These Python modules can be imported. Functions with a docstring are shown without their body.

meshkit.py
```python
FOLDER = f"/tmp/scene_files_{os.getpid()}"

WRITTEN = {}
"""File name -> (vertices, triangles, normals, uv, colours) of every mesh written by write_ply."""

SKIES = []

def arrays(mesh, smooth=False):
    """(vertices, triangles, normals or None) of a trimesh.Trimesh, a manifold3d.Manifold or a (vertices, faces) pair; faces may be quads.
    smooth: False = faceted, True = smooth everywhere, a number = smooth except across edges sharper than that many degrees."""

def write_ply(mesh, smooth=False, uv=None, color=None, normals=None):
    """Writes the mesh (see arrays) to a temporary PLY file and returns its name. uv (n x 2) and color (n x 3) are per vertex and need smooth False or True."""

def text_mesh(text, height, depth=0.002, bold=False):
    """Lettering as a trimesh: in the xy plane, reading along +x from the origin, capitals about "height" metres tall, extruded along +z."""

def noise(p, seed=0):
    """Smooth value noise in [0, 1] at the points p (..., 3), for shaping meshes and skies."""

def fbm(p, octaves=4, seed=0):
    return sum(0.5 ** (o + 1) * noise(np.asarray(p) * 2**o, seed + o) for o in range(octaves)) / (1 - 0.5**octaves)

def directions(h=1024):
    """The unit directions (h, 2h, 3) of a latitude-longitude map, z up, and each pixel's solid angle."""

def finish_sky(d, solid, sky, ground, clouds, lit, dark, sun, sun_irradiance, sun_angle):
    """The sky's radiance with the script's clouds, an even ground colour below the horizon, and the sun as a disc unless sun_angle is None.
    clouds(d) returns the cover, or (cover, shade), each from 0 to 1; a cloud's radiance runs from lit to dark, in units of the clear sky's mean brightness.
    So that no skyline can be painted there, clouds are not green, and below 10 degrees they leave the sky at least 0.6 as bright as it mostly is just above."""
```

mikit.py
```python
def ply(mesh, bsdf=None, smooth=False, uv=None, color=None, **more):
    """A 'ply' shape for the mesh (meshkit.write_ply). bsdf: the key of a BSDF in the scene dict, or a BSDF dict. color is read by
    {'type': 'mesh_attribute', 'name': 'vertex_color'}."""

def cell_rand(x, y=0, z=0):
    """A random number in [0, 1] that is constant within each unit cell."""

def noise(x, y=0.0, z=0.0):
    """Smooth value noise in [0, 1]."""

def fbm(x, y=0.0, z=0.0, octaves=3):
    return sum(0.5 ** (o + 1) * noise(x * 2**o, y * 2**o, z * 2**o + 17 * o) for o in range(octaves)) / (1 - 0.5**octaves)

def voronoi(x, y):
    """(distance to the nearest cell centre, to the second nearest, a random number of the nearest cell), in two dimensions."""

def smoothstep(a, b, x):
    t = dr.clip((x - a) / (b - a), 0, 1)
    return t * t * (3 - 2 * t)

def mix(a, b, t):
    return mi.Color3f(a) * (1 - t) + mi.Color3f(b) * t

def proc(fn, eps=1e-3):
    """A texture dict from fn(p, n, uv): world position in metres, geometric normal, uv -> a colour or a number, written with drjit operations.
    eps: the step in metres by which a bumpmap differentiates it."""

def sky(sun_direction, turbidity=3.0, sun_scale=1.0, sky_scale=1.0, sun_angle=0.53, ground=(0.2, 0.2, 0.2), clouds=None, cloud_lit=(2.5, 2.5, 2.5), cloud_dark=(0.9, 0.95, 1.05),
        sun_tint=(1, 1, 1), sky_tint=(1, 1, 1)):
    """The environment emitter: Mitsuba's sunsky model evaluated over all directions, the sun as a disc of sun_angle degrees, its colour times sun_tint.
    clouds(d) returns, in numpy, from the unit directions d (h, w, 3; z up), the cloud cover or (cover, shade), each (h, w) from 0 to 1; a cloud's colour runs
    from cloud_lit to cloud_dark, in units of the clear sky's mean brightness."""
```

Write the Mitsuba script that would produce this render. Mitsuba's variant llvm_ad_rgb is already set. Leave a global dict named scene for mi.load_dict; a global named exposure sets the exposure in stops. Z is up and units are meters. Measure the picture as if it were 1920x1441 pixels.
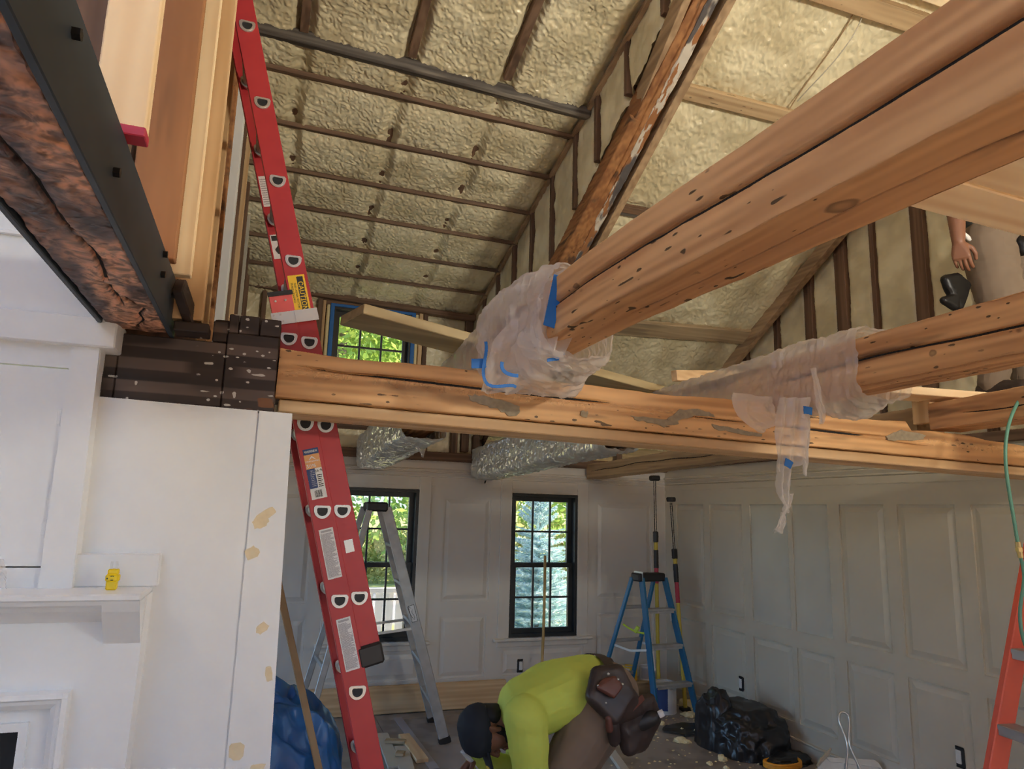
import math, random
import numpy as np, trimesh
import drjit as dr, mitsuba as mi
import mikit, meshkit
import manifold3d as m3
from mikit import proc, noise, fbm, mix, smoothstep, cell_rand
from scipy.spatial import ConvexHull
from shapely.geometry import Polygon, box as sbox
from shapely.ops import unary_union
random.seed(7); RNG = np.random.default_rng(7)
scene, labels = {}, {}
# ---------------------------------------------------------------- camera, sky, exposure
EYE = 1.68; FPX = 1331.0
_vy = np.array([480 - 960, 944.5 - 720.5, FPX]); _vy /= np.linalg.norm(_vy)
_vx = np.array([4810 - 960, 1065 - 720.5, FPX]); _vx -= _vy * (_vx @ _vy); _vx /= np.linalg.norm(_vx)
ROT = np.stack([_vx, _vy, -np.cross(_vy, _vx) if np.cross(_vy, _vx)[1] > 0 else np.cross(_vy, _vx)])
CAM = np.array([0, 0, EYE])
def ray(px, py): return ROT @ np.array([px - 960, py - 720.5, FPX])
def aty(px, py, y): d = ray(px, py); return CAM + d * y / d[1]
def atx(px, py, x): d = ray(px, py); return CAM + d * x / d[0]
def atz(px, py, z): d = ray(px, py); return CAM + d * (z - EYE) / d[2]
T = mi.ScalarTransform4f
scene['camera'] = {'type': 'perspective', 'fov_axis': 'x', 'fov': 2 * math.degrees(math.atan(960 / FPX)), 'near_clip': 0.02, 'far_clip': 300.0,
    'to_world': T().look_at(origin=CAM.tolist(), target=(CAM + ROT[:, 2]).tolist(), up=(-ROT[:, 1]).tolist())}
exposure = 3.82
LAMP = [24.0, 22.5, 18.5]
def clouds(d):
    c = meshkit.fbm(d * 3.0 + 5, 5)
    return np.clip((c - 0.50) * 4, 0, 1)
scene['sky'] = mikit.sky((0.84, 0.10, 0.53), turbidity=3.0, sun_scale=1.0, ground=(0.26, 0.24, 0.19), sky_tint=(0.76, 0.96, 1.22), clouds=clouds, cloud_lit=(1.6, 1.6, 1.6), cloud_dark=(1.0, 1.0, 1.05))

# ---------------------------------------------------------------- helpers
COUNT = {}
def numbered(key):
    n = COUNT.get(key, 0); COUNT[key] = n + 1
    return key if n == 0 else f'{key}_{n:03d}'
def tag(key, label=None, cat=None, group=None, kind=None):
    d = labels.setdefault(key, {})
    if label: d['label'] = label
    if cat: d['category'] = cat
    if group: d['group'] = group
    if kind: d['kind'] = kind
    return key
def thing(name, label, cat, group=None):
    return tag(numbered(name), label, cat, group)
def add(name, mesh, mat, parent=None, smooth=False, label=None, **kw):
    key = numbered((parent + '__' if parent else '') + name)
    scene[key] = mikit.ply(mesh, mat, smooth=smooth, **kw)
    if label: tag(key, label)
    return key
def one(name, mesh, mat, label, cat, group=None, smooth=False, **kw):
    return tag(add(name, mesh, mat, smooth=smooth, **kw), label, cat, group)
def struct(name, mesh, mat, smooth=False, label=None, **kw):
    return tag(add(name, mesh, mat, smooth=smooth, **kw), label, None, None, 'structure')
def structure(name, label=None): return tag(numbered(name), label, None, None, 'structure')
cat = lambda ms: trimesh.util.concatenate([m if isinstance(m, trimesh.Trimesh) else tm(m) for m in ms])
def tm(m): q = m.to_mesh(); return trimesh.Trimesh(q.vert_properties[:, :3], q.tri_verts, process=False)
_CB = None
def cbox(x0, x1, y0, y1, z0, z1, b=0.003):
    """a box with chamfered edges, 44 triangles"""
    global _CB
    if x1 < x0: x0, x1 = x1, x0
    if y1 < y0: y0, y1 = y1, y0
    if z1 < z0: z0, z1 = z1, z0
    s = np.array([x1 - x0, y1 - y0, z1 - z0]); b = min(b, s.min() * 0.3)
    sg = np.array([[a, c, d] for a in (-1, 1) for c in (-1, 1) for d in (-1, 1)], float)
    def pts(h, bb): return np.vstack([sg * (h - bb * (1 - np.eye(3)[k])) for k in range(3)])
    if _CB is None:
        p = pts(np.ones(3), 0.2); h = ConvexHull(p); f = h.simplices.copy()
        for i, t in enumerate(f):
            n = np.cross(p[t[1]] - p[t[0]], p[t[2]] - p[t[0]])
            if n @ p[t].mean(0) < 0: f[i] = t[::-1]
        _CB = f
    return trimesh.Trimesh(pts(s / 2, b) + [(x0 + x1) / 2, (y0 + y1) / 2, (z0 + z1) / 2], _CB, process=False)
def frame_of(p0, p1, side=(0, 0, 1)):
    p0, p1 = np.asarray(p0, float), np.asarray(p1, float); a = p1 - p0; L = np.linalg.norm(a); a /= L
    s = np.asarray(side, float); s = s - a * (s @ a)
    if np.linalg.norm(s) < 1e-6: s = np.array([1, 0, 0]) - a * a[0]
    s /= np.linalg.norm(s); return a, s, np.cross(a, s), L
def bar(p0, p1, w, h, side=(0, 0, 1), b=0.003):
    """a chamfered bar from p0 to p1; h along 'side', w across it"""
    a, s, t, L = frame_of(p0, p1, side)
    m = cbox(0, L, -h / 2, h / 2, -w / 2, w / 2, b)
    m.vertices = np.asarray(p0) + m.vertices @ np.stack([a, s, t]); return m
def tube(pts, r, n=10, closed=True):
    p = np.asarray(pts, float); m = len(p); r = np.broadcast_to(np.asarray(r, float), (m,))
    t = np.gradient(p, axis=0); t /= np.linalg.norm(t, axis=1, keepdims=True) + 1e-12
    u = np.cross(t[0], [0, 0, 1] if abs(t[0][2]) < .9 else [1, 0, 0]); u /= np.linalg.norm(u); V = []
    for i in range(m):
        u = u - t[i] * (u @ t[i]); u /= np.linalg.norm(u); w = np.cross(t[i], u)
        a = np.arange(n) * 2 * np.pi / n
        V.append(p[i] + r[i] * (np.cos(a)[:, None] * u + np.sin(a)[:, None] * w))
    V = np.vstack(V); F = []
    for i in range(m - 1):
        for k in range(n):
            a, b_, c, d = i * n + k, i * n + (k + 1) % n, (i + 1) * n + (k + 1) % n, (i + 1) * n + k
            F += [[a, b_, c], [a, c, d]]
    V = np.vstack([V, p[0], p[-1]]); q = len(V) - 2
    for k in range(n): F += [[q, (k + 1) % n, k], [q + 1, (m - 1) * n + k, (m - 1) * n + (k + 1) % n]]
    return trimesh.Trimesh(V, F, process=False)
def smoothpath(pts, n=40):
    from scipy.interpolate import CubicSpline
    p = np.asarray(pts, float); s = np.r_[0, np.cumsum(np.linalg.norm(np.diff(p, axis=0), axis=1))]
    return CubicSpline(s, p)(np.linspace(0, s[-1], n))
def lathe(prof, n=24, c=(0, 0, 0)):
    prof = np.asarray(prof, float); m = len(prof); a = np.arange(n) * 2 * np.pi / n
    V = np.stack([prof[:, None, 0] * np.cos(a), prof[:, None, 0] * np.sin(a), np.repeat(prof[:, 1:2], n, 1)], -1).reshape(-1, 3); F = []
    for i in range(m - 1):
        for k in range(n):
            p, q, r_, s = i * n + k, i * n + (k + 1) % n, (i + 1) * n + (k + 1) % n, (i + 1) * n + k
            F += [[p, q, r_], [p, r_, s]]
    return trimesh.Trimesh(V + np.asarray(c), F, process=False)
def grid(fn, nu, nv, flip=False):
    """a sheet of points fn(u, v), u and v in [0, 1]"""
    u, v = np.meshgrid(np.linspace(0, 1, nu), np.linspace(0, 1, nv), indexing='ij')
    P = np.asarray(fn(u, v)).reshape(-1, 3) if not isinstance(fn(u, v), tuple) else np.stack(fn(u, v), -1).reshape(-1, 3)
    i, j = np.meshgrid(np.arange(nu - 1), np.arange(nv - 1), indexing='ij'); a = (i * nv + j).ravel()
    F = np.vstack([np.stack([a, a + nv, a + nv + 1], 1), np.stack([a, a + nv + 1, a + 1], 1)])
    return trimesh.Trimesh(P, F[:, ::-1] if flip else F, process=False)
def extrude(poly, z0, z1):
    ms = []
    for g in getattr(poly, 'geoms', [poly]):
        m = trimesh.creation.extrude_polygon(g, z1 - z0, engine='earcut'); m.apply_translation([0, 0, z0]); ms.append(m)
    return cat(ms)
def xz_plate(poly, y0, y1):
    """polygon drawn in x, z extruded along y"""
    m = extrude(poly, 0, 1); v = m.vertices.copy()
    m.vertices = np.stack([v[:, 0], y0 + (y1 - y0) * v[:, 2], v[:, 1]], 1); m.invert(); return fixn(m)
def yz_plate(poly, x0, x1):
    m = extrude(poly, 0, 1); v = m.vertices.copy()
    m.vertices = np.stack([x0 + (x1 - x0) * v[:, 2], v[:, 0], v[:, 1]], 1); return fixn(m)
def fixn(m):
    m = trimesh.Trimesh(m.vertices, m.faces, process=False)
    if m.volume < 0: m.invert()
    return m
def mf(m):
    return m3.Manifold(m3.Mesh(np.asarray(m.vertices, np.float32), np.asarray(m.faces, np.uint32)))
def hull_of(pts_r, seg=14):
    """hull of spheres (point, radius)"""
    return m3.Manifold.batch_hull([m3.Manifold.sphere(r, seg).translate([float(x) for x in p]) for p, r in pts_r])
def body_mesh(bones, edge=0.02, iters=12):
    """bones: lists of (point, radius) -> one smoothed surface"""
    m = m3.Manifold.batch_boolean([hull_of(b) for b in bones], m3.OpType.Add).refine_to_length(edge)
    t = tm(m); t = trimesh.Trimesh(t.vertices, t.faces, process=True)
    trimesh.smoothing.filter_taubin(t, lamb=0.5, nu=0.52, iterations=iters); return t

# ---------------------------------------------------------------- materials
def bsdf(name, d): scene[name] = {'type': 'twosided', 'b': d} if d['type'] in ('principled', 'diffuse', 'roughplastic', 'bumpmap', 'conductor', 'roughconductor', 'blendbsdf') else d; return name
def P(col, rough=0.6, metal=0.0, spec=0.5, **k):
    c = {'type': 'rgb', 'value': list(col)} if isinstance(col, (tuple, list)) else col
    return {'type': 'principled', 'base_color': c, 'roughness': rough, 'metallic': metal, 'specular': spec, **k}
def bump(b, fn, scale=1.0, eps=1e-3): return {'type': 'bumpmap', 'arbitrary': proc(fn, eps), 'b': b, 'scale': scale}
def axis(p, ax):
    return {'x': (p.x, p.y, p.z), 'y': (p.y, p.x, p.z), 'z': (p.z, p.x, p.y)}[ax]
def wood(name, ax, light, dark, rough=0.65, grain=1.0, stain=None, stain_amt=0.0, spots=0.0, off=0.0, clear=0.0, knots=()):
    """wood with its grain along ax; stain: dark long weathered streaks; spots: nail and worm holes"""
    def col(p, n, uv):
        a, b, c = axis(p, ax)
        g = fbm(a * 1.6 + off, b * 26 * grain, c * 26 * grain, 3)
        ring = noise(a * 0.5 + 3, (b + 0.04 * noise(a * 2.5, b * 6, c * 6)) * 70 * grain, c * 70 * grain)
        k = mix(dark, light, smoothstep(0.28, 0.72, 0.62 * g + 0.38 * ring))
        k = k * (0.86 + 0.28 * noise(a * 0.9 + off, b * 3, c * 3))
        if stain is not None:
            s = smoothstep(0.60, 0.74, fbm(a * 2.2 + 9 + off, b * 17, c * 17, 3))
            k = mi.lerp(k, mi.Color3f(stain), s * stain_amt) if hasattr(mi, 'lerp') else k * (1 - s * stain_amt) + mi.Color3f(stain) * (s * stain_amt)
        if spots:
            s = smoothstep(0.83, 0.88, noise(a * 34 + off, b * 85, c * 85)) * smoothstep(0.45, 0.6, noise(a * 3, b * 6, c * 6 + 4))
            k = k * (1 - spots * s)
        for (kx, ky, kz, kr, el) in knots:
            ka, kb, kc = {'x': (kx, ky, kz), 'y': (ky, kx, kz), 'z': (kz, kx, ky)}[ax]
            d = dr.sqrt(dr.square((a - ka) / el) + dr.square(b - kb) + dr.square(c - kc)) / kr + 0.25 * (noise(a * 60, b * 60, c * 60) - 0.5)
            k = k * (1 - 0.55 * (1 - smoothstep(0.75, 1.0, d)) * (0.55 + 0.45 * smoothstep(0.2, 0.8, d)))
        return k
    return bsdf(name, P(proc(col), rough, clearcoat=clear))
PINE_L, PINE_D = (0.66, 0.47, 0.27), (0.50, 0.31, 0.15)
wood('beam_wood_y', 'y', (0.56, 0.325, 0.155), (0.38, 0.185, 0.078), 0.6, 1.0, (0.10, 0.045, 0.02), 0.8, 0.85, knots=[(.895, .885, 2.2, .026, 1.3), (.80, 1.02, 2.245, .014, 1.2), (.79, 1.75, 2.30, .018, 1.3), (1.935, 1.60, 2.20, .016, 1.2), (1.935, 1.33, 2.21, .014, 1.2), (2.82, 1.95, 2.16, .018, 1.2)])
wood('girt_wood', 'x', (0.66, 0.39, 0.175), (0.44, 0.225, 0.09), 0.6, 0.9, (0.16, 0.08, 0.035), 0.6, 0.8)
for a in 'xyz': wood(f'pine_{a}', a, PINE_L, PINE_D, 0.6, 0.8)
for a in 'xyz': wood(f'pale_pine_{a}', a, (0.80, 0.66, 0.44), (0.66, 0.48, 0.28), 0.6, 0.7)
for a in 'xyz': wood(f'brown_wood_{a}', a, (0.19, 0.115, 0.072), (0.105, 0.058, 0.035), 0.75, 1.0, (0.04, 0.025, 0.018), 0.5)
wood('red_board', 'z', (0.36, 0.17, 0.075), (0.22, 0.095, 0.04), 0.6, 0.5, (0.10, 0.05, 0.03), 0.4)
wood('old_rafter', 'y', (0.38, 0.18, 0.07), (0.22, 0.09, 0.035), 0.7, 1.0, (0.06, 0.04, 0.03), 0.7, 0.6)
wood('grey_pine_y', 'y', (0.42, 0.29, 0.17), (0.28, 0.18, 0.10), 0.7, 0.9, (0.10, 0.06, 0.035), 0.4)
wood('grey_pine_x', 'x', (0.44, 0.33, 0.20), (0.30, 0.21, 0.12), 0.7, 0.9, (0.12, 0.09, 0.06), 0.4)
wood('dark_purlin', 'x', (0.13, 0.115, 0.10), (0.05, 0.04, 0.035), 0.75, 1.0, (0.24, 0.21, 0.17), 0.7)
wood('weathered_pine_x', 'x', (0.52, 0.38, 0.22), (0.38, 0.25, 0.135), 0.65, 0.9, (0.2, 0.12, 0.06), 0.35, 0.5)
wood('plank_treated', 'x', (0.46, 0.36, 0.19), (0.33, 0.24, 0.115), 0.6, 0.5)
def dark_board(p, n, uv):
    g = fbm(p.x * 3, p.y * 30, p.z * 26, 3)
    k = mix((0.010, 0.008, 0.009), (0.045, 0.028, 0.022), g)
    st = smoothstep(0.62, 0.80, dr.abs(dr.sin(p.z * 46 + 0.35 * noise(p.x * 4)))) * smoothstep(0.25, 0.5, noise(p.x * 6, p.z * 12))
    k = k + mi.Color3f(0.075, 0.058, 0.05) * st
    w = smoothstep(0.84, 0.87, noise(p.x * 55, p.y * 3, p.z * 80)) * smoothstep(0.5, 0.65, noise(p.x * 7, p.z * 9 + 3))
    k = k * (1 - w) + mi.Color3f(0.5, 0.49, 0.47) * w
    o = smoothstep(0.80, 0.86, noise(p.x * 22 + 8, p.z * 50)) * smoothstep(0.4, 0.6, noise(p.x * 5 + 2, p.z * 9))
    return k * (1 - o) + mi.Color3f(0.17, 0.07, 0.028) * o
bsdf('dark_board', P(proc(dark_board), 0.6))
def hewn_col(p, n, uv):
    g = fbm(p.x * 16, p.y * 7, p.z * 12, 4)
    k = mix((0.07, 0.036, 0.03), (0.46, 0.235, 0.145), smoothstep(0.3, 0.68, g))
    f = fbm(p.x * 70 + 3 * noise(p.y * 26, p.x * 20), p.y * 60, p.z * 50, 3); k = k * (0.35 + 1.25 * smoothstep(0.25, 0.7, f))
    s = smoothstep(0.55, 0.72, fbm(p.x * 9 + 4, p.y * 3, 1.0, 3))
    return k * (1 - 0.55 * s) + mi.Color3f(0.15, 0.13, 0.14) * (0.2 * s)
bsdf('hewn_core', bump(P(proc(hewn_col), 0.45), lambda p, n, uv: 0.012 * fbm(p.x * 55 + 2 * noise(p.y * 30), p.y * 42, p.z * 40, 3), 1.0, 2e-3))
def foam_col(p, n, uv):
    g = fbm(p.x * 5, p.y * 5, p.z * 5, 3)
    return mix((0.58, 0.505, 0.325), (0.76, 0.69, 0.48), smoothstep(0.3, 0.7, g))
def foam_h(p, n, uv):
    w = 0.02 * noise(p.x * 15, p.y * 15, p.z * 15)
    return 0.0065 * fbm((p.x + w) * 45, (p.y + w) * 45, (p.z - w) * 45, 3)
bsdf('foam', bump(P(proc(foam_col), 0.27, spec=0.6), foam_h, 1.0, 2e-3))
bsdf('steel', P(proc(lambda p, n, uv: mix((0.022, 0.032, 0.044), (0.040, 0.055, 0.072), fbm(p.x * 9, p.y * 7, p.z * 9))), 0.5, 0.0, 0.35))
bsdf('bolt_black', P((0.012, 0.012, 0.013), 0.4, 0.5))
bsdf('white_paint', P(proc(lambda p, n, uv: mix((0.64, 0.655, 0.665), (0.70, 0.715, 0.725), fbm(p.x * 4, p.y * 4, p.z * 4))), 0.35))
bsdf('cream_edge', P((0.70, 0.66, 0.55), 0.6))
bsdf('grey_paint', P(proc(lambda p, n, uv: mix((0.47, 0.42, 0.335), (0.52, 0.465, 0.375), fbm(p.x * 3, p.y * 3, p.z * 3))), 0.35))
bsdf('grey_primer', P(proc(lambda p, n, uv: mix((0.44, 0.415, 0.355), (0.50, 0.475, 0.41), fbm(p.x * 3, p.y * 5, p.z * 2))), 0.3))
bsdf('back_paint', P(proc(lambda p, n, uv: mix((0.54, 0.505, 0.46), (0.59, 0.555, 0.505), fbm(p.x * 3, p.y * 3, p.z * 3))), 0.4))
bsdf('filler', P(proc(lambda p, n, uv: mix((0.60, 0.49, 0.31), (0.70, 0.60, 0.42), fbm(p.x * 60, p.y * 60, p.z * 60))), 0.8))
bsdf('putty', P(proc(lambda p, n, uv: mix((0.20, 0.165, 0.115), (0.32, 0.26, 0.18), fbm(p.x * 80, p.y * 80, p.z * 80))), 0.9))
bsdf('black_frame', P((0.010, 0.014, 0.016), 0.35))
bsdf('blue_tape', P((0.015, 0.13, 0.42), 0.6))
bsdf('red_rail', P(proc(lambda p, n, uv: mix((0.36, 0.028, 0.034), (0.42, 0.036, 0.042), fbm(p.x * 12, p.y * 12, p.z * 12))), 0.38))
bsdf('faded_red', P((0.62, 0.10, 0.10), 0.5))
bsdf('alu', P((0.62, 0.62, 0.60), 0.38, 0.85))
bsdf('alu_dull', P(proc(lambda p, n, uv: mix((0.34, 0.34, 0.33), (0.50, 0.49, 0.48), fbm(p.x * 20, p.y * 20, p.z * 20))), 0.5, 0.6))
bsdf('hole_dark', P((0.012, 0.014, 0.017), 0.6))
bsdf('black_plastic', P((0.014, 0.014, 0.015), 0.45))
bsdf('label_white', P((0.62, 0.61, 0.60), 0.5))
bsdf('label_grey', P((0.34, 0.32, 0.33), 0.6))
bsdf('label_orange', P((0.62, 0.30, 0.12), 0.5))
bsdf('label_navy', P((0.018, 0.04, 0.14), 0.5))
bsdf('label_yellow', P((0.72, 0.46, 0.03), 0.5))
bsdf('ink', P((0.02, 0.02, 0.02), 0.6))
bsdf('blue_rail', P((0.016, 0.12, 0.25), 0.4))
bsdf('orange_rail', P((0.66, 0.115, 0.065), 0.45))
bsdf('green_hose', P((0.10, 0.27, 0.20), 0.45))
bsdf('brass', P((0.55, 0.40, 0.18), 0.35, 0.9))
bsdf('yellow_plug', P((0.72, 0.52, 0.01), 0.4))
bsdf('yellow_pole', P((0.55, 0.42, 0.05), 0.45))
bsdf('red_sleeve', P((0.42, 0.03, 0.06), 0.45))
bsdf('bamboo', P(proc(lambda p, n, uv: mix((0.30, 0.19, 0.06), (0.48, 0.33, 0.12), noise(p.x * 9, p.y * 9, p.z * 14))), 0.5))
bsdf('blue_tarp', P(proc(lambda p, n, uv: mix((0.012, 0.085, 0.27), (0.03, 0.15, 0.42), fbm(p.x * 9, p.y * 9, p.z * 9))), 0.32))
bsdf('black_bag', P((0.014, 0.014, 0.016), 0.28))
bsdf('skin', P((0.20, 0.088, 0.05), 0.5)); bsdf('skin_dark', P((0.20, 0.085, 0.048), 0.5))
bsdf('hair_black', P((0.008, 0.007, 0.007), 0.7)); bsdf('cap_navy', P((0.010, 0.014, 0.022), 0.8))
bsdf('lime_shirt', P(proc(lambda p, n, uv: mix((0.44, 0.51, 0.07), (0.52, 0.59, 0.10), fbm(p.x * 8, p.y * 8, p.z * 8))), 0.75))
bsdf('khaki', P(proc(lambda p, n, uv: mix((0.15, 0.105, 0.07), (0.21, 0.15, 0.105), fbm(p.x * 12, p.y * 12, p.z * 12))), 0.85))
bsdf('khaki_light', P(proc(lambda p, n, uv: mix((0.15, 0.11, 0.078), (0.20, 0.15, 0.11), fbm(p.x * 12, p.y * 12, p.z * 12))), 0.85))
bsdf('grey_shirt', P((0.07, 0.075, 0.075), 0.85))
bsdf('leather', P(proc(lambda p, n, uv: mix((0.018, 0.013, 0.012), (0.05, 0.032, 0.028), fbm(p.x * 14, p.y * 14, p.z * 14))), 0.42))
bsdf('leather_red', P((0.10, 0.032, 0.022), 0.45)); bsdf('rivet', P((0.55, 0.52, 0.47), 0.3, 0.9))
bsdf('glass', {'type': 'thindielectric', 'int_ior': 1.5})
def film(name, col, clear, rough=0.25):
    scene[name] = {'type': 'blendbsdf', 'weight': {'type': 'rgb', 'value': clear} if False else 1 - clear,
        'a': {'type': 'thindielectric', 'int_ior': 1.35},
        'b': {'type': 'principledthin', 'base_color': {'type': 'rgb', 'value': list(col)}, 'roughness': rough, 'diff_trans': 1.0, 'spec_trans': 0.0, 'eta': 1.5}}
film('plastic_film', (0.86, 0.83, 0.81), 0.55, 0.15); film('plastic_thin', (0.86, 0.84, 0.82), 0.64, 0.15)
bsdf('plastic_silver', P(proc(lambda p, n, uv: mix((0.48, 0.49, 0.46), (0.80, 0.80, 0.76), fbm(p.x * 14, p.y * 5, p.z * 14))), 0.14, 0.45, 0.9))
bsdf('bright_steel', P((0.60, 0.60, 0.58), 0.22, 0.95))
bsdf('galvanised', P(proc(lambda p, n, uv: mix((0.36, 0.39, 0.40), (0.52, 0.54, 0.54), fbm(p.x * 12, p.y * 12, p.z * 12))), 0.4, 0.7))
bsdf('foam_scrap', P((0.72, 0.62, 0.36), 0.7)); bsdf('cardboard', P((0.36, 0.24, 0.13), 0.8))
bsdf('cable_white', P((0.46, 0.42, 0.33), 0.5)); bsdf('cord_orange', P((0.70, 0.28, 0.02), 0.5))
def floor_col(p, n, uv):
    g = fbm(p.x * 2.5, p.y * 2.5, 0.0, 4); d = smoothstep(0.45, 0.75, fbm(p.x * 7 + 4, p.y * 7, 1.0, 3))
    return mix((0.20, 0.17, 0.145), (0.36, 0.325, 0.29), g) * (1 - 0.25 * d)
wood('old_floor', 'x', (0.55, 0.40, 0.25), (0.42, 0.29, 0.17), 0.5, 0.5)
bsdf('subfloor', P(proc(floor_col), 0.55))
# ================================================================ STRUCTURE
D, WX, GX = 6.28, 3.86, 3.88          # back wall, right wall, gable studs
def dorm(y): return 3.50 + 0.30 * (D - y)
def mainr(y): return 2.365 + 0.57 * (D - y)
# ---- floor: subfloor sheets
fl = structure('floor')
FLR = np.random.default_rng(3)
for i, x0 in enumerate(np.arange(-2.6, 3.9, 1.22)):
    for j, y0 in enumerate(np.arange(-3.0 - 0.7 * (i % 2), 6.3, 2.44)):
        x1, y1 = min(x0 + 1.217, 3.9), min(y0 + 2.437, 6.36)
        if x1 - x0 < .05 or y1 - max(y0, -3) < .05: continue
        add('sheet', cbox(x0, x1, max(y0, -3.0), y1, -0.03, 0.0 + FLR.uniform(-.001, .0), 0.002), 'old_floor' if y1 < 1.0 else 'subfloor', fl)
# ---- panels
def panel_mesh(a0, a1, z0, z1, put, raised=True, dep=0.012, bev=0.035, m=0.018):
    """a raised (or flat recessed) panel filling a hole; put(a, z, depth) -> point, depth measured into the wall"""
    L = [(0, 0.0), (0, dep)] + ([(m, dep), (m + bev, 0.002)] if raised else [(0.012, dep)])
    V = []
    for ins, dp in L:
        V += [put(a0 + ins, z0 + ins, dp), put(a1 - ins, z0 + ins, dp), put(a1 - ins, z1 - ins, dp), put(a0 + ins, z1 - ins, dp)]
    F = []
    for k in range(len(L) - 1):
        for c in range(4):
            p, q = k * 4 + c, k * 4 + (c + 1) % 4
            F += [[p, q, q + 4], [p, q + 4, p + 4]]
    q = len(V) - 4; F += [[q, q + 1, q + 2], [q, q + 2, q + 3]]
    return trimesh.Trimesh(np.array(V), F, process=False)
putb = lambda a, z, d: (a, D + d, z)
def putr(a, z, d): return (WX + d, a, z)
winR, winL = (2.232, 2.895, .565, 1.845), (0.692, 1.355, .565, 1.845)
back_panels = [(1.59, 2.03, .885, 1.79), (3.10, 3.70, .885, 1.79), (0.02, .46, .885, 1.79), (-.75, -.2, .885, 1.79),
               (1.59, 2.015, .242, .765), (3.10, 3.72, .242, .765), (2.17, 2.97, .242, .47), (.62, 1.43, .242, .47), (0.02, .46, .242, .765), (-.75, -.2, .242, .765)]
hole = lambda r, g=0: sbox(r[0] - g, r[2] - g, r[1] + g, r[3] + g)
poly = sbox(-1.2, 0, 3.95, 2.12).difference(unary_union([hole(r) for r in back_panels] + [hole(winR, .002), hole(winL, .002)]))
wb = struct('wall_back', xz_plate(poly, D, D + .13), 'back_paint')
for r in back_panels: add('panel', panel_mesh(*r, putb), 'back_paint', wb)
for r in (winR, winL):      # flat casings
    for (a, b, c, d) in ((r[0] - .11, r[0] - .002, .545, 1.965), (r[1] + .002, r[1] + .11, .545, 1.965)):
        add('casing', cbox(a, b, D - .014, D + .001, c, d, .003), 'back_paint', wb)
    add('sill', cbox(r[0] - .15, r[1] + .15, D - .055, D + .05, .535, .562, .006), 'back_paint', wb)
    add('apron', cbox(r[0] - .11, r[1] + .11, D - .016, D + .001, .485, .535, .004), 'back_paint', wb)
tag(numbered('trim_1'), None, None, None, 'structure')
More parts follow.
